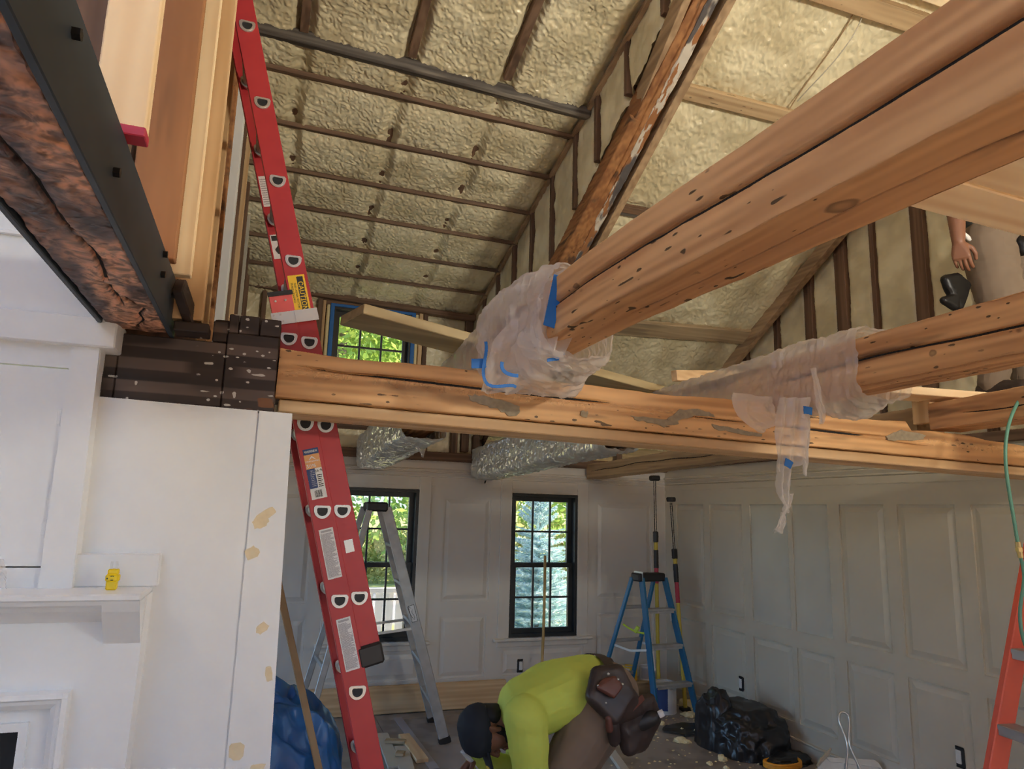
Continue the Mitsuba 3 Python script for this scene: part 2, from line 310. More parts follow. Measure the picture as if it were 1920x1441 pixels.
def crown(put, a0, a1, ztop=2.07):
    prof = [(0, 0), (.004, -.0), (.016, -.006), (.020, -.022), (.012, -.030), (.020, -.040), (.010, -.062), (.012, -.072), (0, -.080)]
    n = len(prof); V = [put(a, ztop + z, -d) for a in (a0, a1) for d, z in prof]
    F = []
    for k in range(n - 1): F += [[k, k + 1, n + k + 1], [k, n + k + 1, n + k]]
    return trimesh.Trimesh(np.array(V, float), F, process=False)
COUNT.pop('trim_1'); labels.pop('trim_1')
struct('trim_1', cat([crown(putb, -1.2, WX, 2.035), xz_plate(sbox(-1.2, 1.885, WX, 1.965), D - .006, D + .001)]), 'back_paint')
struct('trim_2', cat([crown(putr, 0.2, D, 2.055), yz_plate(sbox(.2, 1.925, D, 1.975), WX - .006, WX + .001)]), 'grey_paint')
struct('baseboard_back', cat([cbox(-1.2, WX, D - .018, D + .002, 0, .12, .005), cbox(-1.2, WX, D - .024, D, .12, .134, .004)]), 'back_paint')
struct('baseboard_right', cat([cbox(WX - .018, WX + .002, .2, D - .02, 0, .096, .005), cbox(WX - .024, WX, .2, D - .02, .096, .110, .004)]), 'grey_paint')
up = [(5.63, 6.08), (5.079, 5.537), (4.528, 4.976), (4.114, 4.481), (3.62, 4.003), (3.112, 3.518), (2.62, 3.012), (2.1, 2.5), (1.6, 2.0), (1.1, 1.5), (.6, 1.0)]
rp = [(a, b, .862, 1.790) for a, b in up] + [(a, b, .214, .745) for a, b in up]
poly = sbox(.2, 0, D + .13, 2.15).difference(unary_union([hole(r) for r in rp]))
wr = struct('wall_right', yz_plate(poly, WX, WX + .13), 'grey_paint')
for k, r in enumerate(rp):
    flat = k in (2, 3)
    add('panel', panel_mesh(*r, putr, raised=not flat), 'grey_primer' if flat else 'grey_paint', wr, label='flat recessed panel in bare primer' if flat else None)
# ---- dormer front wall above the back wall, between stud wall and cheek
w3 = (.50, 1.215, 2.44, 3.43)
XL, XC = -0.30, 1.80
def foamsheet(put, a0, a1, b0, b1, step, amp, seed, cells=None, hole=None, big=.02, flip=False):
    nu, nv = max(2, int((a1 - a0) / step)), max(2, int((b1 - b0) / step))
    a, b = np.meshgrid(np.linspace(a0, a1, nu), np.linspace(b0, b1, nv), indexing='ij')
    q = np.stack([a * 9, b * 9, 0 * a + seed * 3.1], -1)
    h = big * (meshkit.fbm(q * .45, 3, seed) - .5)
    w = meshkit.fbm(q * 1.3, 2, seed + 5) * 1.2
    r = 1 - np.abs(2 * meshkit.noise(np.stack([a * 50 + 2 * w, b * 50 - 2 * w, 0 * a], -1), seed + 9) - 1)
    h = h + amp * (r - .5) + amp * .8 * (meshkit.fbm(q * 5, 3, seed + 2) - .5)
    if cells is not None: h = h + cells(a, b)
    P_ = np.stack(put(a, b, h), -1).reshape(-1, 3)
    i, j = np.meshgrid(np.arange(nu - 1), np.arange(nv - 1), indexing='ij')
    if hole is not None:
        ca, cb = (a[:-1, :-1] + a[1:, 1:]) / 2, (b[:-1, :-1] + b[1:, 1:]) / 2
        k = ~((ca > hole[0]) & (ca < hole[1]) & (cb > hole[2]) & (cb < hole[3])); i, j = i[k], j[k]
    s = (i * nv + j).ravel()
    F = np.vstack([np.stack([s, s + nv, s + nv + 1], 1), np.stack([s, s + nv + 1, s + 1], 1)])
    return trimesh.Trimesh(P_, F[:, ::-1] if flip else F, process=False)
wd = structure('wall_dormer')
add('sheathing', xz_plate(sbox(-.9, 2.12, 1.95, 3.62).difference(hole(w3, .0)), D + .06, D + .13), 'brown_wood_x', wd)
add('spray_foam', foamsheet(lambda a, b, h: (a, D + .035 - h, b), -.45, 1.9, 2.12, 3.6, .016, .012, 11, hole=(w3[0] - .07, w3[1] + .07, w3[2] - .1, w3[3] + .07)), 'foam', wd, smooth=True)
for (a, b, c, d, m) in ((.365, .41, 2.2, 3.52, 'brown_wood_z'), (.41, .435, 2.4, 3.47, 'pine_z'), (1.275, 1.31, 2.3, 3.47, 'pine_z'), (1.315, 1.355, 2.2, 3.5, 'brown_wood_z'),
                        (1.72, 1.79, 2.2, 3.5, 'brown_wood_z'), (-.1, -.06, 2.2, 3.5, 'brown_wood_z'), (.10, .13, 2.2, 3.5, 'brown_wood_z')):
    add('stud', cbox(a, b, D - .02, D + .06, c, d, .003), m, wd)
add('top_plate', bar((-.32, D - .03, 3.53), (1.80, D - .03, 3.455), .09, .05), 'brown_wood_x', wd)
add('header', cbox(.41, 1.31, D - .012, D + .06, 3.435, 3.48, .003), 'brown_wood_x', wd)
for a, b, c, d in ((w3[0] - .055, w3[0] - .022, 2.2, 3.452), (w3[1] + .022, w3[1] + .055, 2.2, 3.452), (w3[0] - .055, w3[1] + .055, 3.452, 3.478)):
    add('foam_bead', cbox(a, b, D - .01, D + .05, c, d, .008), 'foam_scrap', wd)
# lower eave zone under the main roof: dark wall plate with foam above
add('wall_plate', cbox(-1.2, 3.9, D - .05, D + .10, 2.105, 2.185, .006), 'brown_wood_x', wd)
for a in (-.2, .33, 1.34, 1.62, 1.83, 2.25, 2.75, 3.3): add('stud', cbox(a, a + .06, D - .035, D + .06, 2.17, 2.42, .004), 'brown_wood_z', wd)
# ---- windows
def sash(win, x0, x1, z0, z1, y, cols, rows, st=.042, mt=.016, pane_only=()):
    key = numbered(win + '__sash')
    ring = sbox(x0, z0, x1, z1).difference(sbox(x0 + st, z0 + st, x1 - st, z1 - st))
    scene[key] = mikit.ply(xz_plate(ring, y, y + .035), 'black_frame')
    a0, a1, c0, c1 = x0 + st, x1 - st, z0 + st, z1 - st
    for i in range(1, cols):
        a = a0 + (a1 - a0) * i / cols; add('muntin', cbox(a - mt / 2, a + mt / 2, y + .004, y + .031, c0 - .004, c1 + .004, .003), 'black_frame', key)
    for j in range(1, rows):
        c = c0 + (c1 - c0) * j / rows; add('muntin', cbox(a0 - .004, a1 + .004, y + .004, y + .031, c - mt / 2, c + mt / 2, .003), 'black_frame', key)
    for i in range(cols):
        for j in range(rows):
            a, b, c, d = a0 + (a1 - a0) * i / cols, a0 + (a1 - a0) * (i + 1) / cols, c0 + (c1 - c0) * j / rows, c0 + (c1 - c0) * (j + 1) / rows
            v = np.array([[a, y + .018, c], [b, y + .018, c], [b, y + .018, d], [a, y + .018, d]])
            add('pane', trimesh.Trimesh(v, [[0, 1, 2], [0, 2, 3]], process=False), 'glass', key)
def window(n, r, zmid, label):
    key = tag(f'window_{n}', label, None, None, 'structure'); COUNT[key] = 1
    x0, x1, z0, z1 = r
    scene[key + '__frame'] = mikit.ply(xz_plate(sbox(x0, z0, x1, z1).difference(sbox(x0 + .026, z0 + .03, x1 - .026, z1 - .026)), D - .012, D + .14), 'black_frame')
    sash(key, x0 + .026, x1 - .026, zmid, z1 - .026, D + .075, 3, 2)
    sash(key, x0 + .026, x1 - .026, z0 + .03, zmid + .04, D + .035, 3, 2)
    return key
window(1, winL, 1.175, 'black double-hung window behind the aluminium stepladder')
window(2, winR, 1.175, 'black double-hung window showing the blue spruce')
window(3, w3, 2.79, 'black upper window ringed with blue tape below the foam roof')
t = 'window_3'
for a, b, c, d in ((w3[0] - .024, w3[0] + .012, 2.2, 3.45), (w3[1] - .012, w3[1] + .024, 2.2, 3.45), (w3[0] - .024, w3[1] + .024, 3.425, 3.45)):
    add('masking_tape', cbox(a, b, D - .022, D + .02, c, d, .003), 'blue_tape', t, label='strip of blue masking tape')
# ---- dormer roof (spray foam between rafters, over strapping)
RAFX = [.03, .635, 1.22]
ROWS = [5.90, 5.545, 5.16, 4.80, 4.41, 4.02]
ce = structure('ceiling')
def dcells(a, b):
    h = 0 * a
    up_ = np.clip((3.86 - b) / .06, 0, 1)
    for x in RAFX + [XC + .0]:
        w = x + .012 * np.sin(b * 7)
        g = np.exp(-((a - w) / .042) ** 2)
        h = h - .034 * g * (1 - up_) + .020 * np.exp(-((a - w - .055) / .022) ** 2) * (1 - up_) * (.5 + .5 * np.sin(b * 9))
        h = h - .055 * np.exp(-((a - x) / .05) ** 4) * up_
    for y in ROWS: h = h - .014 * np.exp(-((b - y) / .05) ** 2) - .02 * np.exp(-((b - y + .08) / .03) ** 2) * sum(np.exp(-((a - x) / .05) ** 2) for x in RAFX)
    return h + .006 * np.sin(b * 17.0)
dn = np.array([0, -.287, -.958])
put = lambda a, b, h: (a, b + dn[1] * (.004 + h), dorm(b) + dn[2] * (.004 + h) - .012 + .028 * (a < -9))
add('spray_foam', foamsheet(put, XL - .15, XC + .03, 2.4, D + .05, .0072, .013, 21, cells=dcells, big=.03, flip=True), 'foam', ce, smooth=True)
for x in RAFX:
    add('rafter', bar((x, .6, dorm(.6) + .042), (x, 3.74, dorm(3.74) + .042), .048, .12), 'brown_wood_y', ce)
    add('rafter', bar((x, 3.74, dorm(3.74) + .098), (x, 6.3, dorm(6.3) + .098), .048, .12), 'brown_wood_y', ce)
JIT = [.0, .004, -.003, .003, .0, -.004]
for y, j in zip(ROWS, JIT):
    add('strapping', bar((XL - .1, y - .02 + j, dorm(y - .02) - .012), (XC, y + .02 - j, dorm(y + .02) - .006), .062, .028, side=(0, -.287, .958)), 'brown_wood_x', ce)
add('purlin', bar((XL - .1, 3.76, dorm(3.76) - .005), (XC + .02, 3.83, dorm(3.83) - .012), .085, .075, side=(0, -.287, .958), b=.012), 'dark_purlin', ce, label='thick dark weathered purlin')
add('decking', trimesh.Trimesh(np.array([[x, y, dorm(y) + .14] for y in (.5, 6.75) for x in (-.8, XC + .25)]), [[0, 1, 2], [1, 3, 2]], process=False), 'brown_wood_x', ce)
# ---- main roof to the right of the dormer
cm = structure('ceiling_main')
COUNT['ceiling_main'] = 1
mn = np.array([0, -.495, -.869])
def mcells(a, b): return -.03 * np.exp(-((b - 3.23) / .10) ** 2) - .03 * np.exp(-((b - 4.88) / .09) ** 2) - .03 * np.exp(-((b - 3.97) / .05) ** 2)
put = lambda a, b, h: (a, b + mn[1] * h, mainr(b) + mn[2] * h)
add('spray_foam', foamsheet(put, XC + .02, GX + .06, 1.5, D + .06, .0082, .012, 31, cells=mcells, big=.05, flip=True), 'foam', cm, smooth=True)
def roofbar(y, x0, x1, w, h, mat, lift=0.0, name='purlin', tilt=0.0):
    p = lambda x, yy: np.array([x, yy, mainr(yy)]) + mn * (h / 2 - .012 + lift)
    return add(name, bar(p(x0, y), p(x1, y + tilt), w, h, side=mn), mat, cm)
roofbar(3.22, 1.98, 3.9, .085, .045, 'weathered_pine_x'); roofbar(3.955, 2.0, 2.7, .05, .04, 'brown_wood_x'); roofbar(3.99, 2.0, 2.7, .03, .03, 'dark_purlin', name='strip')
roofbar(4.93, 1.95, 3.88, .15, .04, 'grey_pine_x', name='plate', tilt=-.1)
roofbar(2.62, 2.3, 3.88, .10, .09, 'weathered_pine_x'); roofbar(2.5, 2.3, 3.88, .04, .12, 'pale_pine_x')
p = lambda y: np.array([3.80, y, mainr(y)]) + mn * .045
add('rafter', bar(p(5.35), p(.6), .06, .10, side=mn), 'grey_pine_y', cm, label='rafter along the gable wall')
add('decking', trimesh.Trimesh(np.array([[x, y, mainr(y) + .12] for y in (.5, 6.75) for x in (XC + .1, 4.3)]), [[0, 1, 2], [1, 3, 2]], process=False), 'brown_wood_x', cm)
# ---- cheek wall of the dormer (plane x = XC)
wc = structure('wall_cheek')
nu, nv = 420, 130
def cheek(u, v):
    y = 2.1 + u * (D - 2.1 + .05); z0, z1 = mainr(y) - .05, dorm(y) + .02
    z = z0 + (z1 - z0) * v
    q = np.stack([y * 9, z * 9, 0 * y + 4.0], -1)
    h = .03 * (meshkit.fbm(q * .5, 3, 41) - .5) + .026 * (meshkit.fbm(q * np.array([4.2, 1.4, 1]), 4, 42) - .5)
    for s in CH: h = h - .035 * np.exp(-((y - s) / .03) ** 4)
    return np.stack([XC + .012 - h, y, z], -1)
CH = [3.69, 4.009, 4.401, 4.795, 5.198, 5.60, 5.98, 3.3, 2.9]
add('spray_foam', grid(cheek, nu, nv, flip=False), 'foam', wc, smooth=True)
for s in CH:
    z0, z1 = mainr(s), dorm(s)
    if z1 - z0 > .05: add('stud', cbox(XC - .006, XC + .09, s - .019, s + .019, z0 - .02, z1 - .01, .003), 'brown_wood_z', wc)
add('corner_strip', bar((XC - .004, 2.2, dorm(2.2) - .012), (XC - .004, D, dorm(D) - .012), .03, .03), 'grey_pine_y', wc)
add('sheathing', trimesh.Trimesh(np.array([[XC + .14, y, z] for y in (2.1, D + .1) for z in (mainr(y) - .1, dorm(y) + .15)]), [[0, 1, 3], [0, 3, 2]], process=False), 'brown_wood_y', wc)
# ---- gable wall above the panelled right wall
wg = structure('wall_gable')
GS = [(4.60, .05), (4.225, .085), (3.895, .10), (3.60, .038), (3.237, .095), (2.86, .05), (2.5, .09), (2.1, .09), (1.7, .09), (5.0, .06), (5.4, .09)]
def gable(u, v):
    y = .6 + u * (D - .6); z = 2.13 + (mainr(y) + .05 - 2.13) * v
    q = np.stack([y * 9, z * 9, 0 * y + 7.0], -1)
    h = .022 * (meshkit.fbm(q * np.array([1.2, .4, 1]), 3, 51) - .5) + .012 * (meshkit.fbm(q * 4, 3, 52) - .5)
    for s, w in GS: h = h - .04 * np.exp(-((y - s) / (w * .5 + .008)) ** 6)
    return np.stack([GX + .012 - h, y, z], -1)
add('spray_foam', grid(gable, 380, 160), 'foam', wg, smooth=True)
for s, w in GS: add('stud', cbox(GX - .004, GX + .09, s - w / 2, s + w / 2, 2.15, mainr(s) + .02, .004), 'brown_wood_z', wg)
add('plate', cbox(GX - .06, GX + .1, .6, D, 2.13, 2.19, .004), 'brown_wood_y', wg)
add('sheathing', trimesh.Trimesh(np.array([[GX + .12, y, z] for y in (.5, D + .1) for z in (2.1, mainr(y) + .12)]), [[0, 1, 3], [0, 3, 2]], process=False), 'brown_wood_y', wg)
# ---- chimney-side wall: white boards under the girt, built-in cupboard and mantel
wl = structure('wall_left')
edge = Polygon([(-.022, 0), (.118, 0), (.083, 1.960), (-.014, 1.962)])
add('board', xz_plate(edge, 2.295, 2.322), 'white_paint', wl)
add('board', xz_plate(Polygon([(-.47, 0), (-.027, 0), (-.019, 1.962), (-.455, 1.972)]), 2.300, 2.322), 'white_paint', wl)
add('seam', xz_plate(Polygon([(-.036, 0), (-.010, 0), (-.004, 1.955), (-.028, 1.955)]), 2.3035, 2.322), 'white_paint', wl)
add('backing', cbox(-2.6, .075, 2.322, 2.338, 0, 1.95, .002), 'white_paint', wl)
FP = np.random.default_rng(5)
for (px, py, w, h, r) in ((497, 965, 34, 17, -35), (488, 978, 26, 20, -30), (472, 1036, 23, 21, -35), (491, 1177, 21, 15, -40), (504, 1263, 12, 24, -10), (444, 1408, 23, 26, 0), (484, 1437, 22, 10, 0)):
    c = aty(px, py, 2.2945); s = 2.3 / FPX * .98; a = np.linspace(0, 2 * np.pi, 15)[:-1]; k = 1 + FP.uniform(-.16, .16, 14)
    sq = np.sign(np.cos(a)) * np.abs(np.cos(a)) ** .6, np.sign(np.sin(a)) * np.abs(np.sin(a)) ** .6
    q = np.stack([sq[0] * w / 2 * s * k, sq[1] * h / 2 * s * k], 1); cr, sr = math.cos(math.radians(-r)), math.sin(math.radians(-r))
    q = q @ np.array([[cr, sr], [-sr, cr]]) + [c[0], c[2]]
    add('filler_patch', xz_plate(Polygon(q).buffer(0), 2.2938, 2.296), 'filler', wl)
# casing of the cupboard, header box and white wall above it
add('casing', xz_plate(Polygon([(-.521, 1.446), (-.443, 1.446), (-.452, 2.10), (-.52, 2.10)]), 2.232, 2.305), 'white_paint', wl)
add('casing', xz_plate(sbox(-2.6, 2.038, -.45, 2.105), 2.245, 2.305), 'white_paint', wl)
add('lower_rail', xz_plate(sbox(-2.6, 1.446, -.515, 1.498), 2.245, 2.305), 'white_paint', wl)
add('header_box', cbox(-2.6, -.412, 2.215, 2.36, 2.100, 2.185, .004), 'white_paint', wl, label='boxed white header below the dark beam')
add('upper_wall', cbox(-2.6, -.462, 2.235, 2.36, 2.18, 5.2, .004), 'white_paint', wl)
add('upper_rail', cbox(-2.6, -.50, 2.222, 2.24, 2.395, 2.408, .003), 'white_paint', wl)
door = structure('door_1', 'white painted cupboard door above the mantel')
add('leaf', panel_mesh(-.90, -.522, 1.502, 2.034, lambda a, z, d: (a, 2.256 + d - .012, z), dep=.0), 'white_paint', door)
add('frame', xz_plate(sbox(-.9, 1.502, -.522, 2.034).difference(sbox(-.86, 1.585, -.592, 1.955)), 2.246, 2.262), 'white_paint', door)
add('panel', panel_mesh(-.86, -.592, 1.585, 1.955, lambda a, z, d: (a, 2.246 + d, z), raised=False), 'white_paint', door)
for z in (1.90, 1.60):
    add('hinge', cat([lathe([(0, -.024), (.005, -.024), (.005, .024), (0, .024)], 10, (-.5215, 2.242, z)), cbox(-.535, -.508, 2.243, 2.2465, z - .018, z + .018, .001)]), 'white_paint', door)
mt = structure('trim_3', 'white mantel shelf with moulded edge'); COUNT['trim_3'] = 1
add('shelf', cbox(-2.6, -.256, 2.085, 2.30, 1.428, 1.446, .004), 'white_paint', mt)
mp = [(2.090, 1.428), (2.095, 1.418), (2.110, 1.412), (2.120, 1.400), (2.135, 1.396), (2.15, 1.388), (2.182, 1.366), (2.30, 1.366), (2.30, 1.428)]
add('moulding', yz_plate(Polygon(mp), -2.6, -.338), 'white_paint', mt)
add('return_block', yz_plate(Polygon([(2.090, 1.428), (2.105, 1.40), (2.165, 1.330), (2.185, 1.31), (2.30, 1.31), (2.30, 1.428)]), -.345, -.258), 'white_paint', mt)
add('back_strip', cbox(-.45, -.240, 2.255, 2.302, 1.446, 1.534, .003), 'white_paint', mt)
surround = structure('trim_4', 'white fireplace surround with a moulded frame'); COUNT['trim_4'] = 1
add('frieze', xz_plate(Polygon([(-2.6, 0), (-.275, 0), (-.254, 1.43), (-2.6, 1.43)]).difference(sbox(-2.0, 0, -.506, 1.110)), 2.185, 2.305), 'white_paint', surround)
fx0, fz0 = -.402, 1.202
add('frame_head', yz_plate(Polygon([(2.186, fz0), (2.142, fz0), (2.140, fz0 - .012), (2.150, fz0 - .018), (2.152, fz0 - .026), (2.166, fz0 - .040), (2.186, fz0 - .040)]), -2.0, fx0), 'white_paint', surround)
m_ = extrude(Polygon([(0, 2.186), (0, 2.142), (-.012, 2.140), (-.018, 2.150), (-.026, 2.152), (-.040, 2.166), (-.040, 2.186)]), 0, fz0); m_.apply_translation([fx0, 0, 0]); add('frame_stile', fixn(m_), 'white_paint', surround)
add('inner_bead', xz_plate(sbox(-2.0, 0, -.486, 1.130).difference(sbox(-2.0, 0, -.506, 1.110)), 2.172, 2.187), 'white_paint', surround)
add('firebox', cbox(-2.0, -.50, 2.306, 2.32, 0, 1.10, .002), 'hole_dark', surround, label='dark firebox opening')
# ---- stud wall over the chimney, above the steel-sided beam
ws = structure('wall_studs')
COUNT['wall_studs'] = 1
add('sheathing', cbox(-.47, -.45, 2.37, 6.4, 2.2, 5.0, .002), 'brown_wood_z', ws)
for (y, x0, x1, z0, z1, th, m) in ((1.36, -.337, -.2485, 2.335, 4.2, .038, 'pale_pine_z'), (2.10, -.40, -.272, 2.345, 4.6, .05, 'red_board'), (2.17, -.33, -.234, 2.325, 4.6, .038, 'pale_pine_z'),
                                   (2.235, -.30, -.196, 2.21, 4.6, .038, 'pine_z'), (1.43, -.415, -.332, 2.345, 4.2, .02, 'brown_wood_z'), (1.43, -.50, -.42, 2.345, 4.2, .022, 'red_board'), (1.43, -.60, -.505, 2.345, 4.2, .02, 'brown_wood_z')):
    add('stud', cbox(x0, x1, y, y + th, z0, z1, .003), m, ws)
for y, dx, m, w in ((2.56, 0, 'brown_wood_z', .05), (2.80, .0, 'brown_wood_z', .04), (3.05, .012, 'pine_z', .04), (3.3, .008, 'old_rafter', .07), (3.75, .016, 'white_paint', .12), (4.15, .01, 'brown_wood_z', .05), (4.55, .012, 'pine_z', .04),
                    (4.95, .01, 'brown_wood_z', .06), (5.3, .014, 'grey_primer', .04), (5.7, .01, 'brown_wood_z', .04), (6.05, .012, 'brown_wood_z', .05)):
    add('stud', cbox(-.45, -.265 + .012 * (y - 2.4) + dx, y, y + w, 2.2, dorm(y), .003), m, ws)
add('end_paint', cbox(-.338, -.2475, 1.357, 1.401, 2.333, 2.352, .002), 'red_sleeve', ws, label='end of a stud sprayed red')
# the front room behind the camera: side walls, garden door opening on the sunny side, front windows, roof with an open bay over the left
struct('wall_front_left', cbox(-2.75, -2.6, -3.0, 2.4, 0, 5.2, .004), 'white_paint')
struct('wall_front_right', yz_plate(sbox(-3.1, 0, .205, 8.0).difference(sbox(-2.8, .02, -.15, 2.35)), WX, WX + .12), 'grey_paint')
struct('wall_front', xz_plate(sbox(-2.7, 0, 3.95, 3.2).difference(unary_union([sbox(-2.3, 1.1, -.5, 2.15), sbox(.1, .75, 1.2, 2.15), sbox(1.6, .75, 2.8, 2.15)])), -3.12, -3.0), 'white_paint')
struct('ceiling_front', cat([bar((1.75, .65, 5.25), (1.75, -3.2, 3.05), .04, 4.5, side=(1, 0, 0)), bar((-1.6, .6, 5.2), (-1.6, 6.4, 5.2), .04, 2.4, side=(1, 0, 0)), bar((.6, .55, 5.25), (.6, 2.1, 5.05), .04, 6.9, side=(1, 0, 0))]), 'pine_y')
struct('wall_back_left', yz_plate(sbox(2.34, 0, 6.4, 2.2).difference(sbox(2.7, .1, 6.0, 2.08)), -1.32, -1.2), 'back_paint')
struct('loft_floor', cbox(-2.6, -.47, 2.37, 6.4, 2.14, 2.2, .004), 'brown_wood_y')
# ================================================================ TIMBERS
CRACKS = []
bsdf('crack_dark', P((0.012, 0.009, 0.008), 0.9))
def open_cracks(parent):
    for c in list(CRACKS): add('crack', c, 'crack_dark', parent, label='dark drying crack')
def timber(path, w, h, n=240, seed=0, rough=.004, hew=.004, rnd=.012, cracks=(), top_fn=None, side_fn=None):
    """a hewn beam: path = 3-D points of the section's centre; w across, h tall (numbers or functions of t); cracks: (face, s0, s1, offset fn, width, depth)
    face 0 = the -n side, 1 bottom, 2 the +n side, 3 top; the section's u axis is horizontal and square to the path"""
    pts = np.asarray(path, float); s = np.r_[0, np.cumsum(np.linalg.norm(np.diff(pts, axis=0), axis=1))]; tt = np.linspace(0, s[-1], n)
    C = np.stack([np.interp(tt, s, pts[:, k]) for k in range(3)], 1); t01 = tt / s[-1]
    d = np.gradient(C, axis=0); d /= np.linalg.norm(d, axis=1, keepdims=True)
    U = np.cross(d, [0, 0, 1.0]); U /= np.linalg.norm(U, axis=1, keepdims=True); Vv = np.cross(U, d)
    W = np.array([w(t) if callable(w) else w for t in t01]); Hh = np.array([h(t) if callable(h) else h for t in t01])
    # perimeter samples per face as positions in [-1, 1], the cracks' own samples inserted
    per = []
    for face in range(4):
        base = [-1, -.975, -.94, -.89] + list(np.linspace(-.8, .8, 11)) + [.89, .94, .975]; ck = [c for c in cracks if c[0] == face]
        lists = [[b] * n for b in base]
        for c in ck:
            lo, hi = min(c[3](t) for t in t01) - .10, max(c[3](t) for t in t01) + .10
            lists = [l for l in lists if not (lo < l[0] < hi and abs(l[0]) < .99)]
        for c in ck:
            half = (Hh if face in (0, 2) else W).mean() / 2
            for k in (-2.2, -1, 0, 1, 2.2): lists.append([c[3](t) + k * c[4] / half for t in t01])
        lists.sort(key=lambda l: np.mean(l)); per += [(face, np.array(l)) for l in lists]
    m = len(per); V = np.zeros((n, m, 3)); N = np.zeros((n, m, 3)); dep = np.zeros((n, m))
    for j, (face, a) in enumerate(per):
        hu, hv = W / 2, Hh / 2
        if face == 0: u, v = -hu, -a * hv; nu_, nv_ = -1, 0
        elif face == 1: u, v = a * hu, -hv; nu_, nv_ = 0, -1
        elif face == 2: u, v = hu, a * hv; nu_, nv_ = 1, 0
        else: u, v = -a * hu, hv; nu_, nv_ = 0, 1
        # rounded corners
        ex, ey = np.maximum(np.abs(u) - (hu - rnd), 0), np.maximum(np.abs(v) - (hv - rnd), 0); L = np.hypot(ex, ey)
        k = np.where(L > rnd, rnd / np.maximum(L, 1e-9), 1)
        both = (ex > 0) & (ey > 0)
        u2 = np.where(both, np.sign(u) * (hu - rnd + ex * k), u); v2 = np.where(both, np.sign(v) * (hv - rnd + ey * k), v)
        V[:, j] = C + U * u2[:, None] + Vv * v2[:, None]; N[:, j] = U * nu_ + Vv * nv_
        for c in cracks:
            if c[0] == face:
                half = (Hh if face in (0, 2) else W) / 2
                x = np.abs(a - np.array([c[3](t) for t in t01])) * half / c[4]
                env = np.clip((t01 - c[1]) / .03, 0, 1) * np.clip((c[2] - t01) / .03, 0, 1)
                dep[:, j] = np.maximum(dep[:, j], np.clip(1.35 - x, 0, 1) * c[5] * env)
    q = V * 6.0
    disp = hew * 2 * (meshkit.fbm(q * .35 + seed, 3, seed) - .5) + rough * 2 * (meshkit.fbm(np.stack([q[..., 0] * 2.4, q[..., 1] * 2.4, q[..., 2] * 4], -1) + seed, 3, seed + 3) - .5) - dep
    if side_fn is not None: disp = disp + side_fn(V)
    V = V + N * disp[..., None]
    if top_fn is not None: V = top_fn(V, t01)
    CRACKS.clear()
    for c in cracks:
        js = [j for j, (face, a) in enumerate(per) if face == c[0]]; cen = min(js, key=lambda j: np.abs(per[j][1] - np.array([c[3](t) for t in t01])).mean())
        env = np.clip((t01 - c[1]) / .05, 0, 1) * np.clip((c[2] - t01) / .05, 0, 1); k = env > .05
        tang = N[:, cen]; base = V[:, cen] + tang * (dep[:, cen] * .55)[:, None]; side_ = np.cross(tang, d); wv = (c[4] * .9 * env * (.6 + .8 * meshkit.noise(np.stack([t01 * 40, 0 * t01, 0 * t01 + seed], -1))))[:, None]
        pts2 = np.stack([base - side_ * wv, base + side_ * wv], 1)[k]
        if len(pts2) > 2:
            q_ = np.arange(len(pts2) - 1) * 2; CRACKS.append(trimesh.Trimesh(pts2.reshape(-1, 3), np.vstack([np.stack([q_, q_ + 1, q_ + 3], 1), np.stack([q_, q_ + 3, q_ + 2], 1)]), process=False))
    i, j = np.meshgrid(np.arange(n - 1), np.arange(m), indexing='ij'); a_, b_ = (i * m + j).ravel(), (i * m + (j + 1) % m).ravel()
    F = np.vstack([np.stack([a_, b_, b_ + m], 1), np.stack([a_, b_ + m, a_ + m], 1)])
    VV = np.vstack([V.reshape(-1, 3), V[0].mean(0), V[-1].mean(0)]); e = n * m; jj = np.arange(m); kk = (jj + 1) % m
    F = np.vstack([F, np.stack([kk, jj, 0 * jj + e], 1), np.stack([(n - 1) * m + jj, (n - 1) * m + kk, 0 * jj + e + 1], 1)])
    return fixn(trimesh.Trimesh(VV, F, process=False))
wob = lambda a, b, f, ph, k=.05: (lambda t: a + (b - a) * t + k * math.sin(f * t + ph) + k * .5 * math.sin(2.7 * f * t + 1.7 * ph))
# ---- girt across the opening
GY0, GY1 = 2.33, 2.535
gz = lambda x: 2.170 - .0215 * (x - .03)
def girt_top(V, t):
    x = V[..., 0]; up_ = V[..., 2] > (gz(x) - .05)
    drop = .042 * np.clip((x - 2.645) / .03, 0, 1) + .008 * np.sin(x * 6) + .02 * (meshkit.fbm(np.stack([x * 4, 0 * x, 0 * x], -1), 3, 77) - .5)
    V[..., 2] -= np.where(up_, drop, 0); return V
gl = lambda t: .03 + 3.83 * t
girt = thing('timber_girt', 'long sanded timber crossing the opening with stained boards nailed on its left end', 'beam')
add('timber', timber([(.03, (GY0 + GY1) / 2, gz(.03) - .078), (3.86, (GY0 + GY1) / 2, gz(3.86) - .072)], GY1 - GY0, lambda t: .158 - .012 * t, n=520, seed=3, rough=.0028, hew=.0032, rnd=.006,
    cracks=[(2, 0.0, .31, wob(.28, -.05, 9, 0, .03), .0048, .022), (2, .29, .47, wob(-.05, .02, 7, 1, .03), .0026, .014), (2, .50, .72, wob(.25, -.28, 5, 1, .03), .0050, .022), (2, .86, .99, wob(-.2, -.2, 9, 2, .03), .002, .01)], top_fn=girt_top), 'girt_wood', girt, smooth=40)
open_cracks(girt)
for (a, b, c, d, n_) in ((.03, 1.30, 0, 0, 3), ):
    add('under_plank', bar((.04, (GY0 + GY1) / 2 + .012, gz(.04) - .180), (3.86, (GY0 + GY1) / 2 + .012, gz(3.86) - .168), GY1 - GY0 - .02, .040, b=.004), 'pine_x', girt, label='new pine plank fixed under the old timber')
